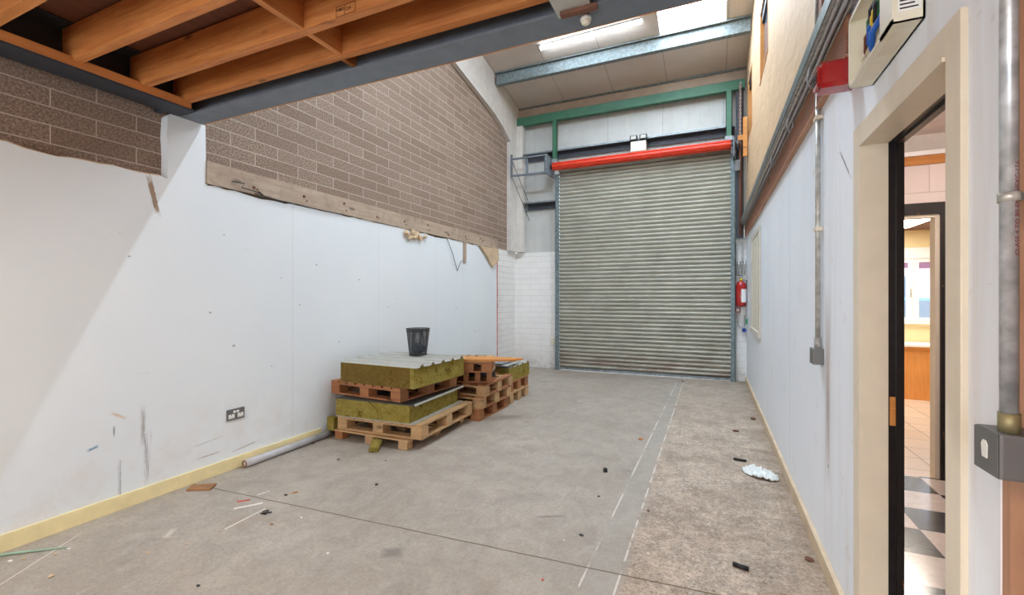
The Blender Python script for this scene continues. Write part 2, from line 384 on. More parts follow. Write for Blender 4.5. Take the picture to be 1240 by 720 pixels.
M['palegreen'] = plain('pale_green_strip', (150,182,160), .5)
M['card'] = plain('brown_cardboard', (150,110,74), .85, 0, .2)
M['greytube'] = plain('grey_wrapped_tube', (176,176,180), .5, 0, .2)
M['blue'] = plain('blue_insulation', (30,96,190), .4); M['yellow'] = plain('yellow_insulation', (222,190,30), .4)
M['gwire'] = plain('green_insulation', (50,110,66), .5); M['brownw'] = plain('brown_insulation', (110,60,40), .5)
M['greensign'] = plain('green_sign', (20,140,90), .5); M['bluesign'] = plain('blue_sign', (24,60,140), .5)
M['redpaint'] = plain('red_sealant', (206,70,50), .7, 0, .3)
M['terra'] = plain('plaster_lump', (206,182,150), .9, 0, .2)
M['deskwood'] = wood('beech_laminate', (222,150,80), (236,170,100), axis=2, knots=False)
M['yellowwall'] = plain('pale_yellow_wall', (244,226,178), .6, 0, .03)
M['artex'] = plain('textured_ceiling_paint', (214,200,190), .9, 0, .06, vs=10, bs=.9)
M['purple'] = plain('mauve_blind', (150,120,160), .7); M['upvc'] = plain('white_upvc', (240,240,240), .35, 0, .02)
M['carblue'] = plain('pale_blue_car_paint', (120,180,214), .3, .1, .05); M['tyre'] = plain('tyre_rubber', (40,40,42), .8)
M['asphalt'] = plain('yard_paving', (196,190,184), .9, 0, .1); M['pinkbrick'] = plain('pinkish_house_wall', (226,196,190), .9)
M['bag'] = plain('translucent_white_plastic', (222,228,226), .25, 0, .08)
M['rooflight'] = emit('rooflight_glow_of_the_sky', (224,238,252), 14)
M['tube'] = emit('led_tube', (226,239,252), 24)
M['tubewarm'] = emit('warm_led_tube', (255,232,206), 13)
M['panelwarm'] = emit('warm_led_panel', (255,232,208), 13)
M['tubehi'] = emit('bright_led_tube', (222,238,253), 300)
M['corlight'] = emit('corridor_lamp', (255,242,232), 44)
M['officelight'] = emit('office_led_panel', (255,246,232), 22)
M['blueglass'] = plain('grey_blue_window_glass', (104,126,146), .12, .2, .05)
M['clear'] = glass('window_glass', (240,246,250))
M['stamp'] = plain('black_ink', (58,34,22), .8); M['redtext'] = plain('red_ink', (140,50,50), .6)
M['rubbish'] = plain('blue_grey_crumpled_bag', (70,92,104), .5)

# ------------------------------------------------------------------ mesh builder
class MB:
    def __init__(s): s.b = bmesh.new()
    def box(s, x0, x1, y0, y1, z0, z1, bev=0.):
        r = bmesh.ops.create_cube(s.b, size=1.)
        vs = r['verts']
        for v in vs: v.co = Vector(((x0+x1)/2+v.co.x*(x1-x0), (y0+y1)/2+v.co.y*(y1-y0), (z0+z1)/2+v.co.z*(z1-z0)))
        if bev:
            es = list({e for v in vs for e in v.link_edges})
            bmesh.ops.bevel(s.b, geom=es, offset=bev, segments=2, affect='EDGES', profile=.7)
        return s
    def obox(s, c, size, rot=(0,0,0), bev=0.):
        t = MB(); t.box(-size[0]/2, size[0]/2, -size[1]/2, size[1]/2, -size[2]/2, size[2]/2, bev)
        m = Matrix.Translation(c) @ (Matrix.Rotation(rot[2], 4, 'Z') @ Matrix.Rotation(rot[1], 4, 'Y') @ Matrix.Rotation(rot[0], 4, 'X'))
        return s.join(t, m)
    def join(s, t, m=None):
        me = bpy.data.meshes.new('tmp'); t.b.to_mesh(me); t.b.free()
        if m is not None: me.transform(m)
        s.b.from_mesh(me); bpy.data.meshes.remove(me); return s
    def prism(s, poly, axis, a0, a1):
        """poly: list of 2D points; axis 0: (y,z) along x; 1: (x,z) along y; 2: (x,y) along z"""
        def P(p, a): return {0: (a, p[0], p[1]), 1: (p[0], a, p[1]), 2: (p[0], p[1], a)}[axis]
        A = [s.b.verts.new(P(p, a0)) for p in poly]; B = [s.b.verts.new(P(p, a1)) for p in poly]
        n = len(poly)
        fs = [s.b.faces.new(A), s.b.faces.new(B[::-1])]
        for i in range(n): fs.append(s.b.faces.new((A[i], B[i], B[(i+1)%n], A[(i+1)%n])))
        bmesh.ops.recalc_face_normals(s.b, faces=fs)
        return s
    def tube(s, pts, r, seg=10, cap=True, rs=None):
        pts = [Vector(p) for p in pts]; rings = []
        for i, p in enumerate(pts):
            d = (pts[min(i+1, len(pts)-1)]-pts[max(i-1, 0)]).normalized()
            up = Vector((0,0,1)) if abs(d.z) < .9 else Vector((0,1,0))
            a = d.cross(up).normalized(); b = d.cross(a).normalized(); rr = rs[i] if rs else r
            rings.append([s.b.verts.new(p+a*math.cos(t)*rr+b*math.sin(t)*rr) for t in [2*PI*k/seg for k in range(seg)]])
        fs = []
        for i in range(len(rings)-1):
            for k in range(seg): fs.append(s.b.faces.new((rings[i][k], rings[i][(k+1)%seg], rings[i+1][(k+1)%seg], rings[i+1][k])))
        if cap: fs.append(s.b.faces.new(rings[0][::-1])); fs.append(s.b.faces.new(rings[-1]))
        for f in fs: f.smooth = len(f.verts) == 4
        bmesh.ops.recalc_face_normals(s.b, faces=fs); return s
    def lathe(s, prof, c=(0,0,0), seg=24, axis='z', cap=True):
        rings = []
        for r, h in prof:
            ring = []
            for k in range(seg):
                t = 2*PI*k/seg; u, v = r*math.cos(t), r*math.sin(t)
                p = {'z': (u, v, h), 'x': (h, u, v), 'y': (u, h, v)}[axis]
                ring.append(s.b.verts.new(Vector(c)+Vector(p)))
            rings.append(ring)
        fs = []
        for i in range(len(rings)-1):
            for k in range(seg): 
                f = s.b.faces.new((rings[i][k], rings[i][(k+1)%seg], rings[i+1][(k+1)%seg], rings[i+1][k])); f.smooth = True; fs.append(f)
        if cap: fs.append(s.b.faces.new(rings[0][::-1])); fs.append(s.b.faces.new(rings[-1]))
        bmesh.ops.recalc_face_normals(s.b, faces=fs); return s
    def blob(s, c, size, amp=.25, sub=3, seed=0, fr=2.5):
        from mathutils import noise
        r = bmesh.ops.create_icosphere(s.b, subdivisions=sub, radius=1.)
        for v in r['verts']:
            k = 1+amp*noise.noise(v.co*fr+Vector((seed*3.1, seed*1.7, seed)))*2
            v.co = Vector(c)+Vector((v.co.x*k*size[0], v.co.y*k*size[1], v.co.z*k*size[2]))
        return s

def put(name, mb, mat, parent=None, kind=None, local=False):
    """links ONE mesh object. World coordinates unless local; origin goes to the base centre."""
    me = bpy.data.meshes.new(name); bmesh.ops.recalc_face_normals(mb.b, faces=mb.b.faces[:]); mb.b.to_mesh(me); mb.b.free()
    o = bpy.data.objects.new(name, me); COL.objects.link(o)
    me.materials.append(mat if not isinstance(mat, str) else M[mat])
    if kind: o['kind'] = kind
    if kind == 'structure' and parent is None: return o
    xs = [v.co for v in me.vertices]
    lo = Vector([min(v[i] for v in xs) for i in range(3)]); hi = Vector([max(v[i] for v in xs) for i in range(3)])
    c = Vector(((lo.x+hi.x)/2, (lo.y+hi.y)/2, lo.z))
    me.transform(Matrix.Translation(-c))
    o.location = c
    if parent is not None:
        o.parent = parent
        if not local:
            base = Vector((0,0,0)); p = parent
            while p is not None: base += p.location; p = p.parent
            o.location = c-base
    return o
def tag(o, label, cat, group=None):
    o['label'] = label; o['category'] = cat
    if group: o['group'] = group
    return o
def thing(name, loc, label, cat, group=None, rz=0.):
    o = bpy.data.objects.new(name, None); COL.objects.link(o); o.empty_display_size = .05
    o.location = loc; o.rotation_euler = (0, 0, rz)
    return tag(o, label, cat, group)
def copy_tree(o, parent=None):
    c = o.copy(); COL.objects.link(c); c.parent = parent
    for ch in [k for k in bpy.data.objects if k.parent == o]: copy_tree(ch, c)
    return c
B = lambda *a, **k: MB().box(*a, **k)
S = 'structure'

# ------------------------------------------------------------------ constants (metres)
XL, XR, YF = -3.62, .55, 8.5       # face of the left lining, face of the office wall, shutter wall
XB = -3.70                         # raw blockwork behind the lining
YB = -3.2
def zc(y): return 5.30+.19*(YF-y)  # sloping roof liner

# ------------------------------------------------------------------ room shell
put('floor', B(XB-.3, .62, YB-.2, YF+.02, -.2, 0), 'concrete', kind=S)
# left wall: raw blockwork behind, painted lower end beyond the lining
put('wall_left', MB().prism([(YB, 0), (7.40, 0), (7.40, 2.345), (YF, 2.345), (YF, zc(YF)), (YB, zc(YB))], 0, XB-.2, XB), 'block', kind=S)
put('wall_left_painted_end', B(XB-.2, XB, 7.40, YF, 0, 2.345), 'blockpaint', kind=S)
# plasterboard lining with a ragged top and the plastered pier under the steel beam
rg = random.Random(3)
top = []
y = YB
while y < 1.93:
    top.append((y, 2.292+rg.uniform(-.007, .007)+(-.012 if 1.2 < y < 1.5 else 0))); y += .07
top += [(1.955, 2.285), (1.957, 2.45), (1.950, 2.60), (1.957, 2.74), (1.975, 2.765), (2.222, 2.765), (2.226, 2.50), (2.226, 2.315), (2.24, 2.30)]
y = 2.30
while y < 7.42:
    top.append((y, 2.308+rg.uniform(-.010, .007)+(-.018 if 2.6 < y < 3.0 else 0)+(-.015 if 5.2 < y < 5.6 else 0))); y += .08
poly = [(YB, 0)]+top+[(7.44, 2.30), (7.445, 0)]
edge_ = [(p[0], p[1]+.004+.007*abs(math.sin(p[0]*9.3))) for p in top if p[0] < 1.94]
put('wall_left_torn_edge', MB().prism([(YB, 2.25), (1.93, 2.25)]+edge_[::-1], 0, XB, XL-.012), 'terra', kind=S)
put('wall_left_lining', MB().prism([(p[0], p[1]) for p in poly], 0, XB, XL), 'plaster', kind=S)
mb = MB(); z = .02
pts = []
while z < 2.12: pts.append((7.447+rg.uniform(0, .012), z)); z += .07
mb.prism([(7.445, .02)]+[(p[0]+.012, p[1]) for p in pts]+[(7.445, 2.12)], 0, XB, XL+.004)
put('trim_1', mb, 'redpaint', kind=S)
put('baseboard_left', B(XL, XL+.018, YB, 3.35, 0, .098, .004), 'creamboard', kind=S)
put('baseboard_right', B(XR-.022, XR, 2.34, YF-.02, 0, .085, .004), 'skirt', kind=S)
mb = MB().box(XB-.2, -3.3, YB-.2, YB, 0, 3.06).box(.3, .7, YB-.2, YB, 0, 3.06).box(-3.3, .3, YB-.2, YB, 0, .5).box(-3.3, .3, YB-.2, YB, 2.6, 3.06).box(XB-.2, .7, YB-.2, YB, 3.06, zc(YB)+.1)
put('wall_back', mb, 'white', kind=S)
r = put('window_7', MB().box(-3.3, .3, YB-.12, YB-.06, .5, .56).box(-3.3, .3, YB-.12, YB-.06, 2.54, 2.6).box(-3.3, -3.24, YB-.12, YB-.06, .56, 2.54).box(.24, .3, YB-.12, YB-.06, .56, 2.54).box(-1.53, -1.47, YB-.12, YB-.06, .56, 2.54), 'upvc', kind=S)  # added window behind the camera, frames the fill light
la = bpy.data.lights.new('daylight_back_window', 'AREA'); la.shape = 'RECTANGLE'; la.size = 3.5; la.size_y = 2.0; la.energy = 7; la.color = (1, .97, .92)  # added soft fill from behind the camera
lo = bpy.data.objects.new('daylight_back_window', la); COL.objects.link(lo); lo.location = (-1.5, YB-.13, 1.55); lo.rotation_euler = (PI/2, 0, 0)

# far wall
put('wall_far_painted_base', B(XB, -2.80, YF, YF+.2, 0, 2.335), 'blockpaintx', kind=S)
put('wall_far_painted_return', B(.36, .75, YF, YF+.2, 0, 2.40), 'blockpaintx', kind=S)
mb = MB(); mb.box(XB, -2.80, YF+.04, YF+.10, 2.335, 5.0); mb.box(-2.80, .36, YF+.04, YF+.10, 3.86, 5.0); mb.box(.36, .75, YF+.04, YF+.10, 2.40, 5.0)
put('wall_far_cladding', mb, 'clad', kind=S)
put('wall_far_fascia', B(XB, .75, YF, YF+.10, 5.0, 5.45), 'fascia', kind=S)
put('trim_2', B(XB+.08, XR, YF-.03, YF, 5.275, 5.302), 'rail', kind=S)

# roof liner with a rooflight opening
def roofpiece(x0, x1, y0, y1, mb):
    mb.prism([(y0, zc(y0)), (y1, zc(y1)), (y1, zc(y1)+.08), (y0, zc(y0)+.08)], 0, x0, x1)
SKX0, SKX1 = -.724, .20
mb = MB()
roofpiece(XB-.2, SKX0, YB-.2, YF+.1, mb); roofpiece(SKX1, 3.6, YB-.2, YF+.1, mb)
roofpiece(SKX0, SKX1, 7.62, YF+.1, mb); roofpiece(SKX0, SKX1, YB-.2, 4.9, mb)
put('ceiling', mb, 'roof', kind=S)
mb = MB(); mb.prism([(4.9, zc(4.9)+.04), (7.62, zc(7.62)+.04), (7.62, zc(7.62)+.06), (4.9, zc(4.9)+.06)], 0, SKX0, SKX1)
put('window_4', mb, 'rooflight', kind=S)
# portal frame leg and haunch, boxed in white board
mb = MB()
mb.prism([(YF, 2.345), (8.06, 2.345), (8.06, 4.50), (7.75, 4.66), (7.33, 4.80), (6.2, 5.02), (5.0, 5.25), (3.0, 5.63), (2.0, 5.8), (2.0, zc(2.0)), (YF, zc(YF))], 0, XB, XL)
mb.box(XL, XL+.13, 8.36, YF, 2.345, 4.9)
put('pillar_left_boxed_frame', mb, 'casew', kind=S)

# ------------------------------------------------------------------ roof purlins (steel, Z section)
def purlin(y, x0, x1, label):
    z = zc(y); p = [(y, z-.005), (y, z-.19), (y+.055, z-.205), (y+.055, z-.195), (y+.01, z-.18), (y+.01, z-.02), (y+.01, z-.02)]
    prof = [(y-.05, z-.002), (y-.05, z-.02), (y-.045, z-.02), (y-.045, z-.008), (y, z-.010), (y+.0, z-.205), (y+.075, z-.215), (y+.075, z-.195), (y+.070, z-.195), (y+.070, z-.209), (y+.006, z-.199), (y+.006, z-.004)]
    r = thing('roof_purlin', (0, y, z-.215), label, 'purlin')
    put('beam_profile', MB().prism(prof, 0, x0, x1), 'purlin', r)
    mb = MB(); mb.box(x0, x0+.008, y-.03, y+.11, z-.20, z-.03); 
    for yy in (.02, .07):
        mb.lathe([(.012, 0), (.012, .018)], (x0+.008, y+yy-.01, z-.12), 8, 'x')
    put('end_cleat', mb, 'rusty', r)
    return r
purlin(7.36, XL+.02, XR-.02, 'blue-grey steel roof purlin crossing below the rooflight end')

# ------------------------------------------------------------------ green lintel steel and far rails
r = thing('green_lintel_beam', (0, 8.42, 4.9), 'green painted steel beam spanning above the roller shutter', 'steel beam')
mb = MB(); mb.box(XB+.04, .52, 8.36, 8.372, 4.915, 5.055); mb.box(XB+.04, .52, 8.30, 8.45, 5.055, 5.065); mb.box(XB+.04, .52, 8.30, 8.45, 4.905, 4.915)
mb = MB().box(XB+.085, .52, 8.36, 8.46, 4.90, 5.065, .006)
put('beam_profile', mb, 'green', r)
for x, lab in ((-2.79, 'green steel upright beside the wall bracket frame, left end of the shutter'), (.275, 'green steel upright at the office side of the shutter')):
    lab = {-2.79: 'green steel hanger between the beam and the red barrel by the wire frame', .275: 'green steel hanger above the red barrel next to the office wall'}[x]
    q = thing('green_hanger_post', (x, 8.38, 4.05), lab, 'steel post', 'green hangers of the shutter')
    mb = MB().box(x-.045, x+.045, 8.305, 8.313, 4.05, 4.90).box(x-.045, x-.037, 8.305, 8.365, 4.05, 4.90).box(x+.037, x+.045, 8.305, 8.365, 4.05, 4.90)
    put('post', mb, 'green', q)
    put('foot_plate', B(x-.06, x+.06, 8.292, 8.305, 4.05, 4.12, .003), 'rail', q)
def rail(x0, x1, z, label):
    r = thing('sheeting_rail', ((x0+x1)/2, 8.45, z-.14), label, 'rail')
    prof = [(8.54, z), (8.38, z), (8.38, z-.03), (8.386, z-.03), (8.386, z-.008), (8.50, z-.008), (8.50, z-.15), (8.54, z-.15)]
    put('rail_profile', MB().prism(prof, 0, x0, x1), 'rail', r)
    put('web_plate', B(x0+.15, x1, 8.49, 8.497, z-.145, z-.01), 'steeldark', r)  # dark strip standing in for the shadow inside the rail
    return r
rail(-3.57, .37, 4.33, 'long galvanised wall rail behind the emergency light above the shutter')
rail(-3.57, -2.81, 3.345, 'short galvanised wall rail beside the shutter, below the bracket frame')

# ------------------------------------------------------------------ roller shutter
r = thing('roller_shutter', (-1.21, 8.42, 0), 'closed grey ribbed steel roller shutter with rust marks at its foot', 'roller shutter')
mb = MB()
prof = []; n = 51; z0 = .05; p = .075
ys = []
for i in range(n):
    z = z0+i*p
    for a, dy in ((0, .012), (.06, .012), (.20, .002), (.36, -.012), (.50, -.018), (.66, -.018), (.78, -.010), (.90, .006)):
        ys.append((8.44+dy, z+a*p))
top_z = ys[-1][1]
front = ys
poly = front+[(8.46, top_z+.004), (8.46, z0)]
mb.prism(poly, 0, -2.735, .315)
put('slat_curtain', mb, 'shutter', r)
put('bottom_rail', B(-2.734, .314, 8.415, 8.465, .010, .05, .002), 'rail', r)
for x0, x1, nm in ((-2.80, -2.725, 'a'), (.305, .375, 'b')):
    s = 1 if x0 < 0 else -1
    xo, xi = (x0, x1) if s > 0 else (x1, x0)
    mb = MB(); mb.box(min(xo, xi), max(xo, xi), 8.38, 8.39, 0, 3.84); mb.box(min(xo, xo+s*.008), max(xo, xo+s*.008), 8.38, 8.50, 0, 3.84)
    mb.box(min(xi-s*.006, xi), max(xi-s*.006, xi), 8.385, 8.41, 0, 3.84)
    q = put('guide_channel', mb, 'guide', r)
    for k in range(5): put('bolt', MB().lathe([(.012, 0), (.012, -.008)], ((xo+xi)/2, 8.38, .25+k*.84), 8, 'y'), 'rail', q)
# barrel with its red cover
mb = MB(); prof = []
seg = 72
for k in range(seg):
    t = 2*PI*k/seg; rr = .078*(1-.20*(k in (31, 32, 40, 41, 49, 50, 13, 22, 4, 59))); prof.append((8.25+rr*math.cos(t), 3.955+rr*math.sin(t)))
mb.prism(prof, 0, -2.80, .30)
put('red_barrel', mb, 'red', r)
put('curtain_lead', MB().prism([(8.30, 3.90), (8.45, 3.865), (8.46, 3.875), (8.32, 3.915)], 0, -2.73, .31), 'shutter', r)
mb = MB().box(-2.86, -2.845, 8.06, 8.50, 3.78, 4.04, .004); put('end_plate', mb, 'steel', r)
put('end_plate', B(.335, .35, 8.10, 8.50, 3.72, 4.04, .004), 'steel', r)
mb = MB().lathe([(.055, -2.845), (.055, -2.80)], (0, 8.25, 3.955), 16, 'x'); put('axle_hub', mb, 'blackp', r)
mb = MB().lathe([(.03, .30), (.03, .335)], (0, 8.25, 3.955), 16, 'x').lathe([(.09, .352), (.09, .372)], (0, 8.25, 3.955), 20, 'x').lathe([(.05, .372), (.05, .42)], (0, 8.25, 3.955), 12, 'x')
put('axle_hub', mb, 'greybox', r)
# chain hanging beside the shutter
r = thing('hoist_chain', (.44, 8.28, 3.98), 'steel link chain hanging at the office side of the red barrel', 'chain')
mb = MB()
for k in range(30):
    z = 4.03+k*.032; a = k % 2
    pts = [(.445+(.012*math.cos(t) if a else 0), 8.25+(0 if a else .012*math.cos(t)), z+.022*math.sin(t)) for t in [2*PI*j/8 for j in range(9)]]
    mb.tube(pts, .0042, 5, cap=False)
put('chain_links', mb, 'conduit', r)
mb = MB().tube([(.445, 8.30, 2.45), (.445, 8.30, 4.95)], .022, 10)
o = put('vertical_pipe', mb, 'rusty'); tag(o, 'rusty upright pipe in the gap beside the shutter by the office wall', 'pipe')
mb = MB().box(.385, .40, 8.38, 8.495, 2.41, 4.88).box(.385, .50, 8.385, 8.395, 2.41, 4.88)
o = put('steel_upright', mb, 'steeldark'); tag(o, 'dark angle-iron upright between the shutter guide and the rusty pipe', 'steel post')
mb = MB().box(.475, .535, 8.10, 8.14, 3.70, 4.33, .003); r = thing('timber_bracket', (.5, 8.12, 3.7), 'orange timber bracket beside the end of the red barrel', 'bracket')
put('upright', mb, 'orangewood', r); put('cross_piece', B(.40, .475, 8.105, 8.135, 3.97, 4.05, .003), 'orangewood', r)
mb = MB().box(.36, .44, 8.20, 8.26, 3.50, 3.68, .01)
o = put('shutter_control_box', mb, 'greybox'); tag(o, 'small grey box at the top of the shutter guide next to the office wall', 'box')

# bracket frame on the left wall near the shutter
r = thing('bracket_frame', (-3.2, 8.2, 3.85), 'open grey angle-iron frame bolted beside the shutter barrel', 'metal frame')
def bar(x0, z0, x1, z1, y0, y1, w=.035):
    return MB().tube([(x0, y0, z0), (x1, y1, z1)], w/2, 4)
xa, xb = -3.585, -2.87
put('upright', B(xa-.02, xa+.02, 8.02, 8.04, 3.77, 4.23, .002), 'steel', r)
put('upright', B(-3.30, -3.26, 8.07, 8.10, 3.81, 4.17, .002), 'steel', r)
put('upright', B(xb-.06, xb-.02, 8.10, 8.14, 3.81, 4.16, .002), 'steel', r)
put('rail', B(xa, xb-.02, 8.06, 8.09, 4.135, 4.165, .002), 'steel', r)
put('rail', B(xa, xb-.02, 8.06, 8.09, 3.80, 3.835, .002), 'steel', r)
put('bracing_wire', MB().tube([(xa, 8.05, 4.12), (-3.36, 8.34, 3.36)], .006, 6), 'steeldark', r)
put('bracing_wire', MB().tube([(xa, 8.05, 3.80), (-3.33, 8.36, 2.95)], .006, 6), 'steeldark', r)
put('box_end', B(xb-.02, xb+.005, 8.06, 8.48, 3.80, 4.165, .003), 'rail', r)

# emergency light
r = thing('emergency_light', (-1.2, 8.33, 4.1), 'cream twin-spot emergency light above the middle of the shutter', 'emergency light')
put('battery_box', B(-1.33, -1.06, 8.27, 8.37, 4.055, 4.235, .008), 'creamwhite', r)
put('mounting_plate', B(-1.30, -1.08, 8.371, 8.379, 4.05, 4.30), 'steeldark', r)
for x in (-1.28, -1.11):
    h = put('spot_head', MB().box(x-.065, x+.065, 8.27, 8.35, 4.26, 4.35, .012), 'blackp', r)
    put('lens', B(x-.045, x+.045, 8.262, 8.272, 4.275, 4.335, .004), 'sheet', h)
    put('stalk', B(x-.012, x+.012, 8.30, 8.33, 4.235, 4.262), 'blackp', h)

# ------------------------------------------------------------------ mezzanine steel + joists
ZB = 2.765
def ibeam_x(y0, y1, z0, z1, x0, x1, tf=.012, tw=.009):
    yc = (y0+y1)/2
    return MB().box(x0, x1, y0, y1, z0, z0+tf).box(x0, x1, y0, y1, z1-tf, z1).box(x0, x1, yc-tw/2, yc+tw/2, z0+tf, z1-tf)
r = thing('mezzanine_edge_beam', (-1.5, 2.11, ZB), 'dark grey steel I-beam carrying the edge of the timber upper floor', 'steel beam')
put('beam_profile', ibeam_x(2.03, 2.195, ZB, 2.99, XL+.005, XR-.005), 'steel', r)
put('splice_plate', B(-.665, -.50, 1.80, 2.045, ZB-.012, ZB-.001, .002), 'sheet', r)
put('rusty_cleat', MB().box(-.645, -.47, 1.995, 2.028, ZB-.030, ZB-.013, .003), 'rusty', r)
mb = MB().box(XL+.02, XR-.02, 2.196, 2.204, ZB, ZB+.008)
put('timber_bead', mb, 'orangewood', r)
r = thing('motion_sensor', (-.545, 2.09, ZB-.046), 'small white ceiling sensor under the steel beam', 'sensor')
put('housing', MB().lathe([(.018, ZB-.001), (.026, ZB-.008), (.026, ZB-.026)], (-.545, 2.09, 0), 16), 'whitep', r)
put('dome', MB().lathe([(.022, ZB-.026), (.020, ZB-.038), (.010, ZB-.046)], (-.545, 2.09, 0), 16), 'creamwhite', r)
r = thing('mezzanine_wall_beam', (-3.5, 0, ZB), 'dark steel I-beam along the block wall under the joist ends', 'steel beam')
yc = -3.52
mb = MB().box(-3.62, -3.42, YB, 2.02, ZB, ZB+.012).box(-3.62, -3.42, YB, 2.02, 3.02, 3.032).box(yc-.035, yc-.025, YB, 2.02, ZB+.012, 3.02)
mb.box(-3.69, -3.62, 1.90, 1.94, ZB, 3.03)
put('beam_profile', mb, 'steeldark', r)
o = put('joist_plate', B(-3.540, -3.415, YB, 2.00, ZB+.0125, 2.832, .002), 'joisty'); tag(o, 'long orange timber plate lying in the wall beam under the joist ends', 'timber plate')
# joists
JZ, JT = 2.815, 3.02
jl = ['orange timber joist under the upper floor, directly behind the steel edge beam', 'orange timber joist carrying the black ink stamp, second from the steel edge beam',
      'orange timber joist third from the steel edge beam, without a stamp', 'orange timber joist fourth from the steel edge beam, only a short piece showing']
jys = [1.995, 1.732, 1.392, 1.03, .67, .31, -.05, -.41, -.77, -1.13, -1.49, -1.85, -2.21, -2.57, -2.93]
jl += ['orange timber joist fifth back from the steel edge beam', 'orange timber joist sixth back from the steel edge beam', 'orange timber joist seventh back from the steel edge beam']+['orange timber joist %s back from the steel edge beam' % w_ for w_ in ('eighth', 'ninth', 'tenth', 'eleventh', 'twelfth', 'thirteenth', 'fourteenth', 'fifteenth')]
for i, yy in enumerate(jys):
    poly = [(-3.538, 2.834), (-3.412, 2.834), (-3.412, JZ), (.50, JZ), (.50, JT), (-3.538, JT)]
    o = put('floor_joist', MB().prism(poly, 1, yy-.047, yy), 'joist'); tag(o, jl[i], 'joist', 'joists of the upper floor')
# noggins
for i in range(3):
    x = -1.955
    lab = ['orange timber noggin between the stamped joist and the next one', 'orange timber noggin between the joist behind the edge beam and the stamped joist', 'orange timber noggin between the third and fourth joists'][[1, 0, 2][i]]
    o = put('joist_noggin', B(x-.019, x+.019, jys[i+1]+.001, jys[i]-.048, JZ+.004, JT-.03, .002), 'joisty'); tag(o, lab, 'noggin', 'noggins between the joists')
o = put('joist_noggin', B(-2.01, -1.975, 1.998, 2.105, 2.83, 2.98), 'joisty'); tag(o, 'short timber noggin end against the steel edge beam', 'noggin', 'noggins between the joists')
put('ceiling_mezzanine_deck', B(XB, XR, YB, 2.19, 3.036, 3.06), 'deck', kind=S)
# ink stamp on the joist
st = thing('ink_stamp', (-1.65, 1.683, 2.818), 'black boxed ink stamp on the side of a timber joist', 'stamp')
yq = 1.6845
mb = MB(); X0, X1, Z0, Z1 = -1.714, -1.588, 2.818, 2.871
for a in ((X0, X1, Z0, Z0+.002), (X0, X1, Z1-.002, Z1), (X0, X0+.002, Z0, Z1), (X1-.002, X1, Z0, Z1), (X0+.055, X0+.057, Z0, Z1)): mb.box(a[0], a[1], yq-.0012, yq-.0002, a[2], a[3])
put('border', mb, 'stamp', st)
def text_mesh(s, size, ext=.0006):
    cu = bpy.data.curves.new('txt', 'FONT'); cu.body = s; cu.size = size; cu.extrude = ext; cu.resolution_u = 3
    ob = bpy.data.objects.new('txt', cu); COL.objects.link(ob)
    dg = bpy.context.evaluated_depsgraph_get(); me = bpy.data.meshes.new_from_object(ob.evaluated_get(dg))
    bpy.data.objects.remove(ob); bpy.data.curves.remove(cu); return me
def put_text(name, s, size, mw, mat, parent=None, ext=.0006):
    me = text_mesh(s, size, ext); me.transform(mw); mb = MB(); mb.b.from_mesh(me); bpy.data.meshes.remove(me)
    return put(name, mb, mat, parent)
RX = Matrix.Rotation(PI/2, 4, 'X')
put_text('lettering', 'NBD', .023, Matrix.Translation((X0+.004, yq-.001, Z0+.026)) @ RX, 'stamp', st)
put_text('lettering', 'C24', .022, Matrix.Translation((X0+.060, yq-.001, Z0+.020)) @ RX, 'stamp', st)

# ------------------------------------------------------------------ LED battens
def batten(c, L, rz, tilt, label, mat, group='LED battens under the roof'):
    r = thing('led_batten', c, label, 'strip light', group)
    def tf(mb):
        me = bpy.data.meshes.new('t'); mb.b.to_mesh(me); mb.b.free()
        me.transform(Matrix.Translation(c) @ Matrix.Rotation(rz, 4, 'Z') @ Matrix.Rotation(tilt, 4, 'X')); m2 = MB(); m2.b.from_mesh(me); bpy.data.meshes.remove(me); return m2
    put('housing', tf(MB().box(-L/2, L/2, -.03, .03, -.02, .0, .003)), 'whitep', r)
    t = MB(); prof = [(.031*math.cos(a), -.020+.040*math.sin(a)) for a in [PI+PI*k/10 for k in range(11)]]
    t.prism(prof, 0, -L/2+.02, L/2-.02)
    put('diffuser', tf(t), mat, r)
    for s in (-1, 1): put('end_cap', tf(MB().box(min(s*L/2, s*(L/2-.02)), max(s*L/2, s*(L/2-.02)), -.033, .033, -.063, -.0)), 'whitep', r)
    return r
T = -math.atan(.19)
batten((-1.765, 6.94, zc(6.94)-.012), 1.66, -.037, T, 'lit white LED batten on the sloping roof beside the rooflight', 'tube')
batten((-1.70, 3.78, zc(3.78)-.012), 1.5, 0, T, 'lit LED batten on the roof above the edge of the upper floor', 'tubehi')
for k, (px_, py_) in enumerate(((-1.7, -.35), (-1.7, -1.75), (-.1, -1.1))):  # warm fill panels added out of view to brighten the near bay
    r = thing('ceiling_light', (px_, py_, JZ-.03), ['lit warm flat LED panel under the joists over the middle of the bay', 'lit warm flat LED panel under the joists by the back window', 'lit warm flat LED panel under the joists by the office wall'][k], 'light panel', 'LED panels under the joists')
    put('frame', MB().box(px_-.60, px_+.60, py_-.20, py_+.20, JZ-.025, JZ-.001, .003), 'whitep', r)
    put('diffuser', B(px_-.58, px_+.58, py_-.18, py_+.18, JZ-.030, JZ-.0255), 'panelwarm', r)

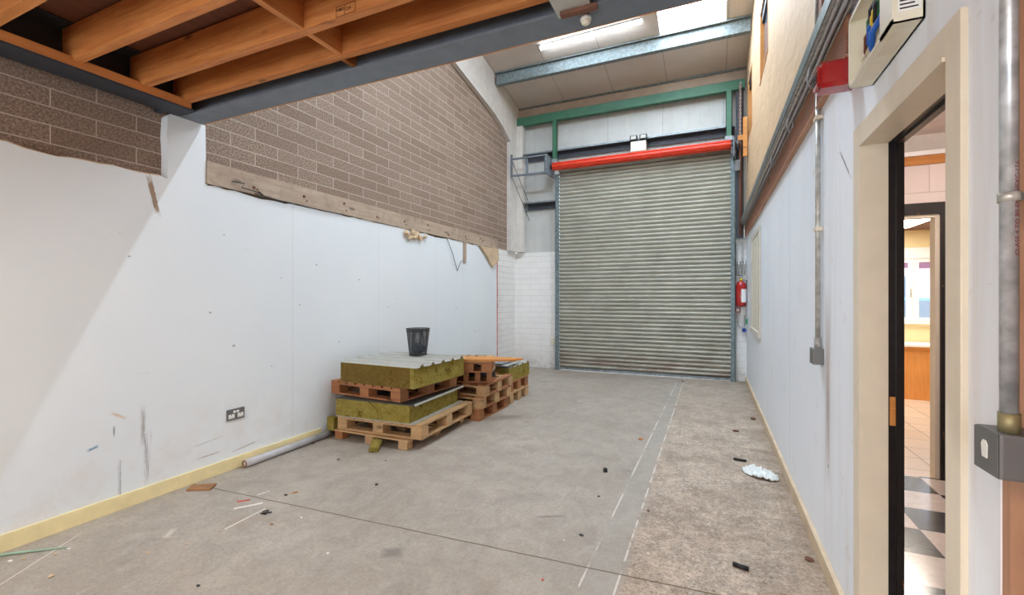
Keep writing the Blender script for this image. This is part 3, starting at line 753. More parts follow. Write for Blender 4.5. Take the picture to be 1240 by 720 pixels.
# ------------------------------------------------------------------ timber board fixed along the left wall
r = thing('wall_fixing_board', (-3.65, 4.8, 2.31), 'long weathered grey timber board fixed along the left wall under the bare blocks', 'timber board')
rg = random.Random(9)
pt = [(2.228, 2.312)]; y = 2.3
while y < 7.4: pt.append((y, 2.313+rg.uniform(-.003, .003))); y += .25
pt += [(7.43, 2.31), (7.44, 2.49)]
y = 7.2
while y > 2.3: pt.append((y, 2.49+rg.uniform(-.003, .003))); y -= .35
pt += [(2.228, 2.495)]
put('board', MB().prism(pt, 0, XB+.0, XL+.012), 'boardgrey', r)
mb = MB(); 
for k in range(9):
    yy = 2.62+k*.52; mb.lathe([(.014, XL+.012), (.012, XL+.02)], (0, yy, 2.40+.03*(k % 3-1)), 8, 'x'); mb.lathe([(.006, XL+.012), (.006, XL+.024)], (0, yy+.03, 2.36), 6, 'x')
put('rusty_fixings', mb, 'rusty', r)
mb = MB().tube([(XL+.02, 2.42, 2.375), (XL+.035, 2.52, 2.38), (XL+.03, 2.50, 2.34), (XL+.02, 2.66, 2.335), (XL+.03, 2.72, 2.30), (XL+.02, 2.66, 2.345)], .004, 6)
o = put('loose_wire', mb, 'blackp'); tag(o, 'short black wire end curling on the board next to the white pier', 'wire')
mb = MB().tube([(XL+.02, 2.62, 2.318), (XL+.02, 3.0, 2.300), (XL+.02, 3.35, 2.302), (XL+.018, 3.7, 2.305)], .004, 6)
o = put('loose_wire', mb, 'blackp'); tag(o, 'thin black cable running under the lower edge of the wall board', 'wire')
mb = MB().tube([(XL+.02, 5.70, 2.30), (XL+.03, 5.85, 2.08), (XL+.03, 5.98, 1.83), (XL+.03, 6.10, 2.00)], .005, 6)
o = put('loose_wire', mb, 'blackp'); tag(o, 'thin wire hanging in a V from the wall board', 'wire')
mb = MB().box(XL+.002, XL+.022, 6.20, 6.28, 1.98, 2.32, .003)
o = put('hanging_batten', mb, 'boardgrey'); tag(o, 'short timber lath hanging below the end of the wall board', 'lath')
mb = MB().prism([(6.72, 2.30), (7.43, 2.31), (7.45, 2.10), (7.30, 2.02), (7.22, 1.97), (7.12, 2.03), (6.92, 2.19)], 0, XL+.004, XL+.04)
o = put('broken_board', mb, 'terra'); tag(o, 'broken beige board corner jutting below the far end of the wall board', 'board piece')
mb = MB()
for k, (yy, zz, q) in enumerate(((4.72, 2.25, .05), (4.80, 2.21, .045), (4.90, 2.24, .06), (5.02, 2.23, .05), (4.95, 2.27, .05), (4.86, 2.28, .05), (5.14, 2.26, .03))):
    mb.blob((XL+.025, yy, zz), (.025, q, q*.8), .3, 2, k)
o = put('plaster_lump', mb, 'terra'); tag(o, 'clump of torn plaster and board hanging under the wall board', 'plaster')

# ------------------------------------------------------------------ double socket
sy, sz = 2.462, .452
r = thing('double_socket', (XL, sy, sz-.043), 'double mains socket with dark grey plate low on the left wall', 'socket')
put('face_plate', B(XL, XL+.010, sy-.075, sy+.075, sz-.045, sz+.045, .002), 'greybox', r)
for s in (-1, 1):
    mb = MB().box(XL+.010, XL+.012, sy+s*.038-.024, sy+s*.038+.024, sz-.030, sz+.004)
    q = put('white_insert', mb, 'whitep', r)
    put('pin_hole', MB().box(XL+.012, XL+.0128, sy+s*.038-.003, sy+s*.038+.003, sz-.008, sz+.001).box(XL+.012, XL+.0128, sy+s*.038-.014, sy+s*.038-.007, sz-.025, sz-.020).box(XL+.012, XL+.0128, sy+s*.038+.007, sy+s*.038+.014, sz-.025, sz-.020), 'blackp', q)
    put('rocker', B(XL+.010, XL+.015, sy+s*.014-.010, sy+s*.014+.010, sz+.012, sz+.032, .002), 'whitep', r)
# grey sleeve tube on the floor
r = thing('wrapped_tube', (-3.555, 2.96, 0), 'long grey wrapped tube lying against the cream skirting', 'tube')
P0, P1 = Vector((-3.555, 2.50, .033)), Vector((-3.562, 3.47, .033))
put('tube', MB().tube([P0, P0.lerp(P1, .3)+Vector((.002, 0, 0)), P1], .032, 16), 'greytube', r)
put('cardboard_core', MB().lathe([(.018, 2.497), (.030, 2.494), (.030, 2.4999), (.018, 2.4995)], (-3.555, 0, .033), 16, 'y', cap=False), 'card', r)
# small switch on the far left block wall, and back plate of shutter guide
o = put('wall_socket', MB().box(-2.93, -2.84, YF-.035, YF, .49, .62, .004).box(-2.92, -2.905, YF-.04, YF-.035, .53, .58), 'creamwhite'); tag(o, 'small cream socket box on the white blocks beside the shutter foot', 'socket')
o = put('metal_strip', B(-2.83, -2.805, YF-.03, YF, .22, .50), 'steeldark'); tag(o, 'short dark metal strip below the cream socket beside the shutter guide', 'strip')

# ------------------------------------------------------------------ pallets
def pallet(name, W, D, H, loc, rz, label, mx, my, base=True, group='wooden pallets stacked on the floor', nd=6, slats_x=False):
    """W along local x, D along local y, H total height. Deck boards run along y."""
    r = thing(name, loc, label, 'pallet', group, rz)
    t = .018; rr = random.Random(hash(label) % 1000 if False else len(label)*7+int(loc[0]*100))
    bl = .10; bh = H-3*t if base else H-2*t
    zb = t if base else 0
    if base:
        for y in (-D/2+bl/2, 0, D/2-bl/2): put('bottom_board', B(-W/2, W/2, y-bl/2, y+bl/2, 0, t, .002), mx, r, local=True)
        for x in (-W/2+bl/2, W/2-bl/2): put('side_bottom_board', B(x-bl/2, x+bl/2, -D/2+bl, -bl/2, 0, t-.001, .002), my, r, local=True); put('side_bottom_board', B(x-bl/2, x+bl/2, bl/2, D/2-bl, 0, t-.001, .002), my, r, local=True)
    for x in (-W/2+bl*.6, 0, W/2-bl*.6):
        for y in (-D/2+bl*.6, 0, D/2-bl*.6):
            put('block', B(x-bl*.6, x+bl*.6, y-bl*.6, y+bl*.6, zb, zb+bh, .004), mx, r, local=True)
    for y in (-D/2+bl*.5, 0, D/2-bl*.5): put('stringer_board', B(-W/2, W/2, y-bl/2, y+bl/2, zb+bh, zb+bh+t, .002), mx, r, local=True)
    w = .095 if nd > 5 else .13
    for i in range(nd):
        x = -W/2+w/2+(W-w)*i/(nd-1)+rr.uniform(-.004, .004)*(0 < i < nd-1)
        put('deck_board', B(x-w/2, x+w/2, -D/2-rr.uniform(0, .004), D/2+rr.uniform(0, .004), zb+bh+t, zb+bh+2*t, .002), my, r, local=True)
    return r
GP = 'wooden pallets stacked on the floor'
def cen(xr, yn, W, D, rz, z):   # pallet placed by its near-right bottom corner
    c = Vector((xr, yn, 0))-Matrix.Rotation(rz, 3, 'Z') @ Vector((W/2, -D/2, 0)); return (c.x, c.y, z)
# stack A
r = thing('pallet_bearers', (-3.05, 3.9, 0), 'low pallet base of plain blocks bearing on the floor under the front stack', 'pallet', GP)
for x in (-3.42, -3.03, -2.63):
    for y in (3.44, 3.92, 4.40):
        put('block', B(x-.05, x+.05, y-.045, y+.045, 0, .076, .004), 'palletr' if x < -3.2 else 'palletx', r)
for y in (3.44, 3.92, 4.40): put('stringer_board', B(-3.47, -2.56, y-.05, y+.05, .076, .092, .002), 'palletx', r)
A1 = pallet('wooden_pallet', 1.0, 1.03, .14, cen(-2.455, 3.45, 1.0, 1.03, math.radians(2), .0925), math.radians(2), 'pale wooden pallet at the bottom of the front stack, under olive insulation', 'palletx', 'pallety', nd=9)
A2 = pallet('wooden_pallet', .94, .92, .135, cen(-2.685, 3.43, .94, .92, math.radians(-4), .424), math.radians(-4), 'reddish wooden pallet between the two insulation slabs of the front stack', 'palletr', 'palletry', nd=8)

def rib_profile(D, H, ribs, rib_h=.026):
    pts = [(0, 0), (D, 0), (D, H)]
    for k in range(ribs-1, -1, -1):
        y = D*(k+.5)/ribs
        if k == ribs-1: pass
        pts += [(y+.035, H), (y+.016, H+rib_h), (y-.016, H+rib_h), (y-.035, H)]
    pts += [(0, H)]
    return pts
def insulation(loc, rz, W, D, H, ribs, label, m_front=None, sheet_over=.015, jag=1):
    r = thing('insulated_panel', loc, label, 'insulation panel', 'insulated roof panels on the pallets', rz)
    prof = [(p[0]-D/2, p[1]) for p in rib_profile(D, H-.004, ribs)]
    mb = MB().prism(prof, 0, -W/2, W/2)
    bmesh.ops.subdivide_edges(mb.b, edges=[e for e in mb.b.edges if e.calc_length() > .3], cuts=14)
    from mathutils import noise
    for v in mb.b.verts:
        k = noise.noise(v.co*14+Vector((jag, 0, 0)))*.008
        if abs(v.co.x) > W/2-.01: v.co.x += k
    put('wool_core', mb, 'wool', r, local=True)
    if m_front:
        f = MB(); f.box(-W/2+.0, W/2-.05, -D/2-.006, -D/2, .004, H-.008)
        put('weathered_face', f, m_front, r, local=True)
    # top sheet follows the ribs
    up = [(p[0]-D/2, p[1]) for p in rib_profile(D, H, ribs)][2:]
    lo = [(p[0], p[1]-.0035) for p in up][::-1]
    n = len(up); s = MB()
    A = [s.b.verts.new((-W/2-.02, *p)) for p in up+lo]; Bv = [s.b.verts.new((W/2+sheet_over, *p)) for p in up+lo]
    m = 2*n
    for i in range(m): s.b.faces.new((A[i], Bv[i], Bv[(i+1) % m], A[(i+1) % m]))
    for i in range(n-1):
        s.b.faces.new((A[i], A[i+1], A[m-2-i], A[m-1-i])); s.b.faces.new((Bv[i+1], Bv[i], Bv[m-1-i], Bv[m-2-i]))
    put('ribbed_sheet', s, 'sheet', r, local=True)
    return r
def slab(loc, rz, W, D, H, label):
    r = thing('insulated_panel', loc, label, 'insulation panel', 'insulated roof panels on the pallets', rz)
    mb = MB().box(-W/2, W/2, -D/2, D/2, .008, H-.008)
    bmesh.ops.subdivide_edges(mb.b, edges=mb.b.edges[:], cuts=18, use_grid_fill=True)
    from mathutils import noise
    for v in mb.b.verts:
        k = noise.noise(v.co*16)*.007
        if v.co.x > W/2-.01 or v.co.x < -W/2+.01: v.co.x += k
        if v.co.y < -D/2+.01: v.co.y += k
    put('wool_core', mb, 'wool', r, local=True)
    put('bottom_sheet', MB().box(-W/2, W/2+.05, -D/2+.0, D/2+.02, 0, .004).box(-W/2, W/2+.05, -D/2, D/2+.02, .0045, .0075), 'sheet', r, local=True)
    put('top_sheet', MB().box(-W/2, W/2+.06, -D/2-.005, D/2+.02, H-.008, H-.0005), 'darksheet', r, local=True)
    put('folded_edge', MB().box(W/2+.055, W/2+.07, -D/2+.0, D/2+.02, H-.010, H+.008, .002), 'sheet', r, local=True)
    return r
slab(cen(-2.575, 3.42, .86, .96, math.radians(3), .2335), math.radians(3), .86, .96, .184, 'olive wool insulation slab with thin sheet edges between the two front pallets')
insulation(cen(-2.535, 3.44, .93, .87, math.radians(-2), .5605), math.radians(-2), .93, .87, .200, 5, 'ribbed white-topped insulation panel on top of the front stack under the bin', 'wool_brown', .03)
mb = MB(); mb.blob((-3.53, 3.46, .13), (.05, .06, .10), .08, 3, 5, 1.5)
for v in mb.b.verts: v.co = Vector((max(-3.595, min(-3.485, v.co.x)), max(3.36, min(3.55, v.co.y)), max(.05, min(.22, v.co.z))))
mb = MB().obox((-3.54, 3.43, .134), (.085, .06, .134), (0, 0, .1), .006)
o = put('insulation_offcut', mb, 'wool'); tag(o, 'small green-olive insulation offcut wedged between front pallet stack and skirting', 'insulation offcut')
mb = MB(); mb.obox((-2.86, 3.29, .040), (.085, .16, .045), (.2, .15, .55), .012)
bmesh.ops.subdivide_edges(mb.b, edges=mb.b.edges[:], cuts=3, use_grid_fill=True)
rg = random.Random(5)
for v in mb.b.verts: v.co += Vector((rg.uniform(-.006, .006), rg.uniform(-.006, .006), rg.uniform(-.004, .004)))
o = put('insulation_offcut', mb, 'wool'); tag(o, 'loose mossy-coloured insulation chunk on the floor in front of the front pallet', 'insulation offcut')

# stack B
pallet('wooden_pallet', 1.15, .80, .14, cen(-2.42, 4.52, 1.15, .80, 0, 0), 0, 'reddish pallet on the floor at the bottom of the middle stack', 'palletr', 'palletry')
pallet('wooden_pallet', 1.15, .80, .138, cen(-2.40, 4.53, 1.15, .80, math.radians(-1), .1405), math.radians(-1), 'second pallet up in the middle stack, with a pale front edge', 'palletx', 'palletry')
pallet('wooden_pallet', 1.10, .80, .135, cen(-2.365, 4.56, 1.10, .80, math.radians(1), .279), math.radians(1), 'third pallet up in the middle stack, its grey-brown deck half uncovered', 'palletx', 'palletry')
r = thing('slatted_crate', (-2.81, 4.56, .4155), 'dark reddish crate with upright slats below the top pallet of the middle stack', 'crate', None, math.radians(20))
for k in range(6): put('upright_slat', B(-.27+k*.137, -.21+k*.137, -.02, .03, .02, .125, .003), 'palletr', r, local=True)
put('bottom_board', B(-.28, .485, -.03, .30, 0, .0195, .002), 'palletr', r, local=True)
put('top_board', B(-.28, .485, -.03, .30, .1255, .1445, .002), 'palletx', r, local=True)
put('back_board', B(-.28, .485, .27, .29, .02, .125, .002), 'steeldark', r, local=True)
pallet('wooden_pallet', .54, .52, .135, cen(-2.29, 4.57, .54, .52, math.radians(22), .561), math.radians(22), 'small pallet topping the middle stack under the orange board', 'palletr', 'palletx', nd=5)
mb = MB().prism([(-2.99, 4.56), (-2.55, 4.42), (-2.06, 4.62), (-1.99, 4.79), (-2.2, 4.80)], 2, .6967, .716)
o = put('chipboard_sheet', mb, 'orangewood'); tag(o, 'orange wooden board lying across the top of the middle stack', 'board')
# thin white sheet scraps poking out of the middle stack
# stack C
pallet('wooden_pallet', 1.05, .66, .14, cen(-2.44, 5.42, 1.05, .66, 0, 0), 0, 'pale pallet on the floor at the bottom of the far stack', 'palletx', 'pallety', base=False)
pallet('wooden_pallet', 1.05, .66, .14, cen(-2.46, 5.45, 1.05, .66, 0, .1405), 0, 'second pallet of the far stack, right under its insulation', 'palletr', 'palletry', base=False)
insulation(cen(-2.475, 5.45, 1.0, .74, 0, .281), 0, 1.0, .74, .19, 4, 'ribbed insulation panel with olive sides on the far stack', None, .01, 3)
for k, (dx, dz, rz_) in enumerate(((0, .0, .05), (-.06, .022, .0))):
    r_ = Matrix.Rotation(rz_, 4, 'Z')
    mb = MB().obox((-2.83+dx, 5.60, .512+dz), (.72, .50, .012), (0, 0, rz_), .001)
    o = put('metal_sheet', mb, 'sheet' if k == 0 else 'rail'); tag(o, ['off-white metal sheet lying on the ribs of the far stack', 'upper grey-white metal sheet on the far stack beneath the orange board'][k], 'metal sheet')

# ------------------------------------------------------------------ wire mesh bin on the front stack
bx, by, bz = -2.955, 4.085, .789
r = thing('mesh_waste_bin', (bx, by, bz), 'black wire mesh waste bin standing on the front stack', 'waste bin')
q = put('mesh_side', MB().lathe([(.095, bz+.006), (.128, bz+.285)], (bx, by, 0), 40, cap=False), 'wire', r)
put('base', MB().lathe([(.097, bz), (.097, bz+.008)], (bx, by, 0), 32), 'blackp', r)
for zz, rr in ((bz+.288, .128), (bz+.262, .1255)):
    put('rim', MB().tube([(bx+rr*math.cos(t), by+rr*math.sin(t), zz) for t in [2*PI*k/40 for k in range(41)]], .0045, 6, cap=False), 'blackp', r)
o = put('crumpled_bag', MB().blob((bx, by, bz+.070), (.072, .072, .052), .3, 3, 2), 'rubbish'); tag(o, 'dark blue-grey crumpled rubbish inside the mesh bin', 'rubbish')

# ------------------------------------------------------------------ office wall (right)
D0, D1, DZ = 1.465, 2.155, 2.015      # door opening
W0, W1 = 6.20, 7.20
RW = .621
mb = MB()
mb.box(XR, RW, D1+.001, W0, 0, 2.46); mb.box(XR, RW, W1, YF, 0, 2.46); mb.box(XR, RW, W0, W1, 0, 1.0); mb.box(XR, RW, W0, W1, 2.22, 2.46)
mb.box(XR, RW, D0, D1+.001, DZ+.001, 2.46); mb.box(XR, RW, 1.262, D0-.001, 0, 2.46)
mb.box(XR, RW, 1.262, 2.88, 2.46, 3.036)
put('wall_right', mb, 'white', kind=S)
put('wall_right_brown_ply', B(.575, .645, YB, 1.262, 0, 3.036), 'brownply', kind=S)
put('trim_3', B(.553, .575, 1.235, 1.262, 0, 3.036), 'boardedge', kind=S)
# upper ply wall with openings
O1 = (5.38, 6.24, 4.02, 4.86); O2 = (7.40, 8.16, 3.95, 4.86)
mb = MB(); Yp = 2.88
def plyp(y0, y1, z0a, z1=None):
    if z1 is None: mb.prism([(y0, z0a), (y1, z0a), (y1, zc(y1)-.002), (y0, zc(y0)-.002)], 0, XR, XR+.07)
    else: mb.box(XR, XR+.07, y0, y1, z0a, z1)
plyp(Yp, O1[0], 2.62); plyp(O1[1], O2[0], 2.62); plyp(O2[1], YF, 2.62)
plyp(O1[0], O1[1], 2.62, O1[2]); plyp(O1[0], O1[1], O1[3]); plyp(O2[0], O2[1], 2.62, O2[2]); plyp(O2[0], O2[1], O2[3])
put('wall_right_upper_ply', mb, 'ply', kind=S)
mb = MB(); mb.prism([(YB, 3.06), (Yp, 3.06), (Yp, zc(Yp)), (YB, zc(YB))], 0, XR+.02, XR+.07)
put('wall_right_upper_back', mb, 'white', kind=S)
for i, O in enumerate((O1, O2)):
    r = put('window_%d' % (i+2), B(XR+.045, XR+.055, O[0], O[1], O[2], O[3]), 'blueglass', kind=S)
    mb = MB().box(XR-.004, XR+.045, O[0]-.0, O[0]+.025, O[2], O[3]).box(XR-.006, XR+.045, O[0], O[1], O[2]-.01, O[2]+.016).box(XR+.0, XR+.045, O[1]-.02, O[1], O[2], O[3])
    put('window_lining', mb, 'orangewood', r)
    put('window_head', B(XR+.02, XR+.045, O[0]+.02, O[1]-.02, O[3]-.1, O[3]-.0), 'steeldark', r)
# brown timber rail and cable tray
r = thing('wall_timber_rail', (.56, 5.5, 2.46), 'stained reddish-brown timber running along the office wall under the cable tray', 'timber rail')
put('rail', B(XR-.028, XR-.001, 2.30, YF-.03, 2.45, 2.615, .003), 'rustwood', r)
put('edge_bead', B(XR-.032, XR-.001, 2.30, YF-.03, 2.442, 2.449), 'boardedge', r)
r = thing('cable_tray', (.49, 5.0, 2.63), 'grey-green steel cable tray running the length of the office wall', 'cable tray')
put('tray_floor', B(.455, XR-.001, 1.3, YF-.13, 2.640, 2.644), 'conduit', r)
put('tray_flange', MB().box(.449, .4545, 1.3, YF-.13, 2.638, 2.70).box(.449, .462, 1.3, YF-.13, 2.70, 2.704), 'tray', r)
for k, (x, z, rr) in enumerate(((.476, 2.629, .008), (.502, 2.627, .010), (.527, 2.630, .008))):
    pts = []; y = 1.35; rg = random.Random(k+4)
    while y < YF-.15: pts.append((x+rg.uniform(-.002, .002), y, z-.001+rg.uniform(-.002, .001))); y += .35
    o = put('cable', MB().tube(pts, rr, 8), ['conduit', 'greytube', 'conduit'][k]); tag(o, ['thin grey cable clipped under the cable tray next to its flange', 'thicker grey cable in the middle under the cable tray', 'thin grey cable under the cable tray against the wall'][k], 'cable', 'cables along the tray')
mb = MB()
for (y, s) in ((3.55, .05), (2.95, .06), (4.4, .04)):
    pass
for k, y in enumerate((2.75, 3.45, 4.35)):
    pts = [(.47, y, 2.62), (.465, y+.05, 2.57), (.49, y+.10, 2.545), (.515, y+.13, 2.59), (.51, y+.12, 2.62)]
    o = put('cable_loop', MB().tube(pts, .005, 6), 'greytube'); tag(o, ['loose cable loop under the tray by the red sounder', 'small cable loop under the tray just past the tall conduit', 'small cable loop hanging under the tray further along the wall'][k], 'cable', 'cable loops')

# window on the office wall (blanked, cream)
r = put('window_1', B(XR-.014, XR-.002, W0, W1, 1.0, 2.22), 'creamwhite', kind=S)
mb = MB()
mb.box(XR-.022, XR-.001, W0-.09, W0, .94, 2.28, .005).box(XR-.022, XR-.001, W1, W1+.09, .94, 2.28, .005).box(XR-.022, XR-.001, W0, W1, 2.22, 2.28, .005)
put('window_frame', mb, 'framegrey', r)
put('window_sill', B(XR-.035, XR-.001, W0-.10, W1+.10, .93, .998, .005), 'framegrey', r)

# conduit drop and its box
r = thing('conduit_drop', (.53, 2.88, 1.06), 'tall steel conduit running down the office wall to a square box', 'conduit')
put('conduit', MB().tube([(.530, 2.89, 1.19), (.530, 2.89, 2.60)], .0125, 12), 'conduit', r)
put('coupler', MB().tube([(.530, 2.89, 1.14), (.530, 2.89, 1.20)], .017, 12), 'conduit', r)
put('switch_box', B(.500, XR-.001, 2.845, 2.935, 1.06, 1.145, .005), 'greybox', r)
for z in (1.75, 1.33): pass
put('saddle_clip', B(.514, XR-.001, 2.86, 2.92, 1.78, 1.80, .002), 'cream', r)
put('saddle_clip', B(.514, XR-.001, 2.86, 2.92, 2.38, 2.40, .002), 'cream', r)
mb = MB().tube([(.532, 2.91, 2.72), (.532, 2.91, 3.035), (.532, 2.91, 4.6)], .013, 10)
o = put('upper_conduit', mb, 'conduit'); tag(o, 'steel conduit rising up the edge of the plywood wall above the tray', 'conduit')
o = put('timber_stud', B(XR-.02, XR-.001, 2.80, 2.875, 2.72, 4.5), 'rustwood'); tag(o, 'dark brown timber stud beside the plywood edge above the tray', 'timber stud')
o = put('wall_timber_strip', B(XR-.006, XR-.001, 1.3, 2.78, 2.72, 2.80), 'rustwood'); tag(o, 'bare brown timber strip on the wall above the tray by the open panel', 'timber strip')

# red sounder
r = thing('alarm_sounder', (.5, 2.36, 2.36), 'red plastic fire alarm sounder on the wall between conduit and open electric panel', 'alarm sounder')
cy, cz = 2.30, 2.36
poly = [(cy-.055, cz-.04), (cy-.04, cz-.055), (cy+.04, cz-.055), (cy+.055, cz-.04), (cy+.055, cz+.04), (cy+.04, cz+.055), (cy-.04, cz+.055), (cy-.055, cz+.04)]
put('body', MB().prism(poly, 0, .425, .549), 'redgloss', r)
poly2 = [((p[0]-cy)*.8+cy, (p[1]-cz)*.8+cz) for p in poly]
put('front_cap', MB().prism(poly2, 0, .412, .426), 'redgloss', r)
put('grille', MB().box(.409, .412, cy-.03, cy+.03, cz-.004, cz+.004).box(.409, .412, cy-.03, cy+.03, cz+.012, cz+.020).box(.409, .412, cy-.03, cy+.03, cz-.02, cz-.012), 'blackp', r)

# open electric panel
y0, y1, zb, zt, xf = 1.615, 2.055, 2.205, 2.46, .478
r = thing('electric_panel', (.51, 1.84, zb), 'open cream electric consumer unit with exposed coloured wires above the doorway', 'electric panel')
mb = MB()
mb.box(xf, XR-.001, y0, y1, zb, zb+.004); mb.box(xf, XR-.001, y0, y1, zt-.004, zt); mb.box(xf, XR-.001, y0, y0+.004, zb, zt); mb.box(xf, XR-.001, y1-.004, y1, zb, zt)
mb.box(XR-.006, XR-.001, y0, y1, zb, zt)
put('case', mb, 'creamwhite', r)
mb = MB(); mb.box(xf-.004, xf, y0, y1, zb, zb+.012).box(xf-.004, xf, y0, y1, zt-.012, zt).box(xf-.004, xf, y0, y0+.10, zb, zt).box(xf-.004, xf, y1-.010, y1, zb, zt)
put('front_rim', mb, 'creamwhite', r)
for a in (y0+.06, y0+.24): put('knockout', B(xf+.015, XR-.015, a, a+.14, zb-.0015, zb, .0005), 'cream', r)
put('rating_label', B(xf+.01, XR-.01, y0-.001, y0, zb+.03, zb+.14), 'whitep', r)
mb = MB()
for k in range(9): mb.box(xf+.014, XR-.016-.008*(k % 3), y0-.0018, y0-.001, zb+.036+k*.011, zb+.040+k*.011)
put('label_print', mb, 'blackp', r)
put('terminal_block', MB().box(.505, .543, y0+.24, y0+.40, zb+.05, zb+.12, .003).box(.500, .505, y0+.25, y0+.39, zb+.075, zb+.085), 'cream', r)
put('breaker', B(.50, .543, y0+.30, y0+.335, zb+.015, zb+.048, .002), 'whitep', r)
put('breaker', B(.50, .543, y0+.345, y0+.38, zb+.015, zb+.048, .002), 'whitep', r)
for k, (mt, dy, dz, rr) in enumerate((('yellow', 0, 0, .008), ('yellow', .02, -.01, .007), ('blue', .05, -.03, .008), ('blackp', -.02, .01, .010), ('gwire', .06, .0, .006), ('brownw', .09, -.04, .006), ('blackp', .03, .02, .009), ('blue', .02, -.06, .010), ('gwire', -.04, .02, .006))):
    ya = y0+.16+dy
    pts = [(.53, ya-.03, zt-.02+dz*.2), (.505, ya+.01, zt-.07+dz), (.49, ya+.05, zt-.10+dz), (.50, ya+.09, zt-.13+dz), (.52, ya+.12, zt-.15+dz)]
    put('wire', MB().tube(pts, rr, 7), mt, r)

# door architrave and lining
RV = .622
put('door_1', MB().box(RV+.001, .668, D1, D1+.05, 0, DZ).box(RV+.001, .668, D0-.05, D0, 0, DZ).box(RV+.001, .668, D0-.05, D1+.05, DZ, DZ+.05).box(.645, .668, D1-.010, D1, 0, DZ-.010).box(.645, .668, D0, D1, DZ-.010, DZ), 'black', kind=S)
mb = MB().box(XR, RV, D1-.0015, D1, 0, DZ).box(XR, RV, D0, D0+.0015, 0, DZ).box(XR, RV, D0, D1, DZ-.0015, DZ)
put('door_1_cream_reveal', mb, 'cream', kind=S)
mb = MB().box(XR-.014, XR+.006, D1, D1+.10, 0, DZ+.088, .004).box(XR-.014, XR+.006, D0-.076, D0, 0, DZ+.088, .004).box(XR-.014, XR+.006, D0, D1, DZ, DZ+.088, .004)
mb.box(XR-.020, XR+.001, D1-.003, D1+.009, 0, DZ-.0035, .001).box(XR-.020, XR+.001, D0+.001, D1+.009, DZ-.003, DZ+.009, .001)
put('door_1_architrave', mb, 'cream', kind=S)
o = put('strike_plate', MB().box(.626, .644, D1-.003, D1-.0002, .93, 1.04, .0008).box(.630, .640, D1-.004, D1-.003, .95, 1.01), 'rusty'); tag(o, 'worn brass-brown lock keep on the black door frame', 'lock keep')
o.data.materials.clear(); o.data.materials.append(M['orangewood'])

# big conduit and grey switch near the camera
r = thing('galvanised_conduit', (.53, 1.19, 1.15), 'thick galvanised conduit coming down beside the doorway into a grey switch', 'conduit')
cx_, cy_, cr = .528, 1.183, .0135
put('pipe', MB().tube([(cx_, cy_, 1.195), (cx_, cy_, 3.03)], cr, 20), 'bigpipe', r)
put('brass_bush', MB().tube([(cx_, cy_, 1.160), (cx_, cy_, 1.197)], cr+.0025, 20), plain('dull_brass', (150,140,104), .5, .5), r)
q = put('saddle', MB().lathe([(cr+.003, 1.605), (cr+.003, 1.623)], (cx_, cy_, 0), 20), 'conduit', r)
put('saddle_base', B(.545, .575, cy_-.04, cy_+.0, 1.606, 1.622, .002), 'conduit', r)
# printed text wrapped on the pipe
me = text_mesh('CLASS 4 TO BS EN-05/EXC-156', .0105, .0001)
mb = MB(); mb.b.from_mesh(me); bpy.data.meshes.remove(me)
bmesh.ops.subdivide_edges(mb.b, edges=[e for e in mb.b.edges if e.calc_length() > .002], cuts=2)
for v in mb.b.verts:
    u, w = v.co.x, v.co.y
    th = -PI/2+.42-(w-.004)/cr      # angle around the pipe
    rr = cr+.0004+v.co.z
    # lettering climbs the pipe; glyph tops face away from the doorway
    v.co = Vector((cx_+rr*math.cos(th), cy_+rr*math.sin(th), 1.50+u*1.28))
put('red_print', mb, 'redtext', r)
r = thing('grey_switch', (.53, 1.19, 1.073), 'grey metal-clad light switch with white rocker beside the doorway', 'light switch')
put('case', B(.500, .574, 1.151, 1.237, 1.073, 1.160, .006), 'greybox', r)
put('rocker', MB().prism([(1.186, 1.103), (1.203, 1.103), (1.206, 1.128), (1.200, 1.137), (1.190, 1.137), (1.184, 1.128)], 0, .4965, .4999), 'whitep', r)
put('cover_plate', B(.498, .4998, 1.153, 1.235, 1.075, 1.158, .0006), 'greybox', r)

# ------------------------------------------------------------------ fire point at the far corner
r = thing('fire_extinguisher', (.455, 8.40, 1.20), 'red fire extinguisher hung on the white blocks beside the shutter', 'fire extinguisher')
ex, ey = .462, 8.395
put('cylinder', MB().lathe([(.02, 1.265), (.072, 1.275), (.078, 1.30), (.078, 1.62), (.060, 1.67), (.025, 1.70)], (ex, ey, 0), 20), 'redgloss', r)
put('valve', MB().lathe([(.022, 1.70), (.022, 1.74)], (ex, ey, 0), 10), 'yellow', r)
put('handle', MB().box(ex-.06, ex+.03, ey-.012, ey+.012, 1.745, 1.757, .002).box(ex-.065, ex+.03, ey-.012, ey+.012, 1.78, 1.79, .002), 'blackp', r)
put('hose', MB().tube([(ex+.025, ey, 1.72), (ex+.082, ey, 1.70), (ex+.086, ey, 1.5), (ex+.084, ey, 1.33)], .009, 8), 'blackp', r)
mb = MB()
mb.lathe([(.0792, 1.34), (.0792, 1.56)], (ex, ey, 0), 20, cap=False)
for f in [f for f in mb.b.faces if not (f.calc_center_median().y < ey-.02 and f.calc_center_median().x > ex-.01)]: mb.b.faces.remove(f)
put('label', mb, 'whitep', r)
r = thing('call_point', (.39, 8.48, 1.17), 'small red fire call point below the extinguisher', 'call point')
put('case', B(.380, .455, 8.455, 8.4999, 1.17, 1.245, .004), 'redgloss', r); put('glass_cover', B(.39, .44, 8.452, 8.455, 1.185, 1.23), 'whitep', r)
r = thing('switch_box', (.49, 8.48, 1.12), 'white switch box under the extinguisher', 'switch box')
put('case', B(.460, .530, 8.45, 8.4999, 1.125, 1.255, .005), 'whitep', r); put('lower_case', B(.465, .50, 8.452, 8.4999, 1.07, 1.12, .004), 'whitep', r)
r = thing('strut_channel', (.455, 8.48, 2.0), 'grey steel strut holding four short conduits above the extinguisher', 'strut channel')
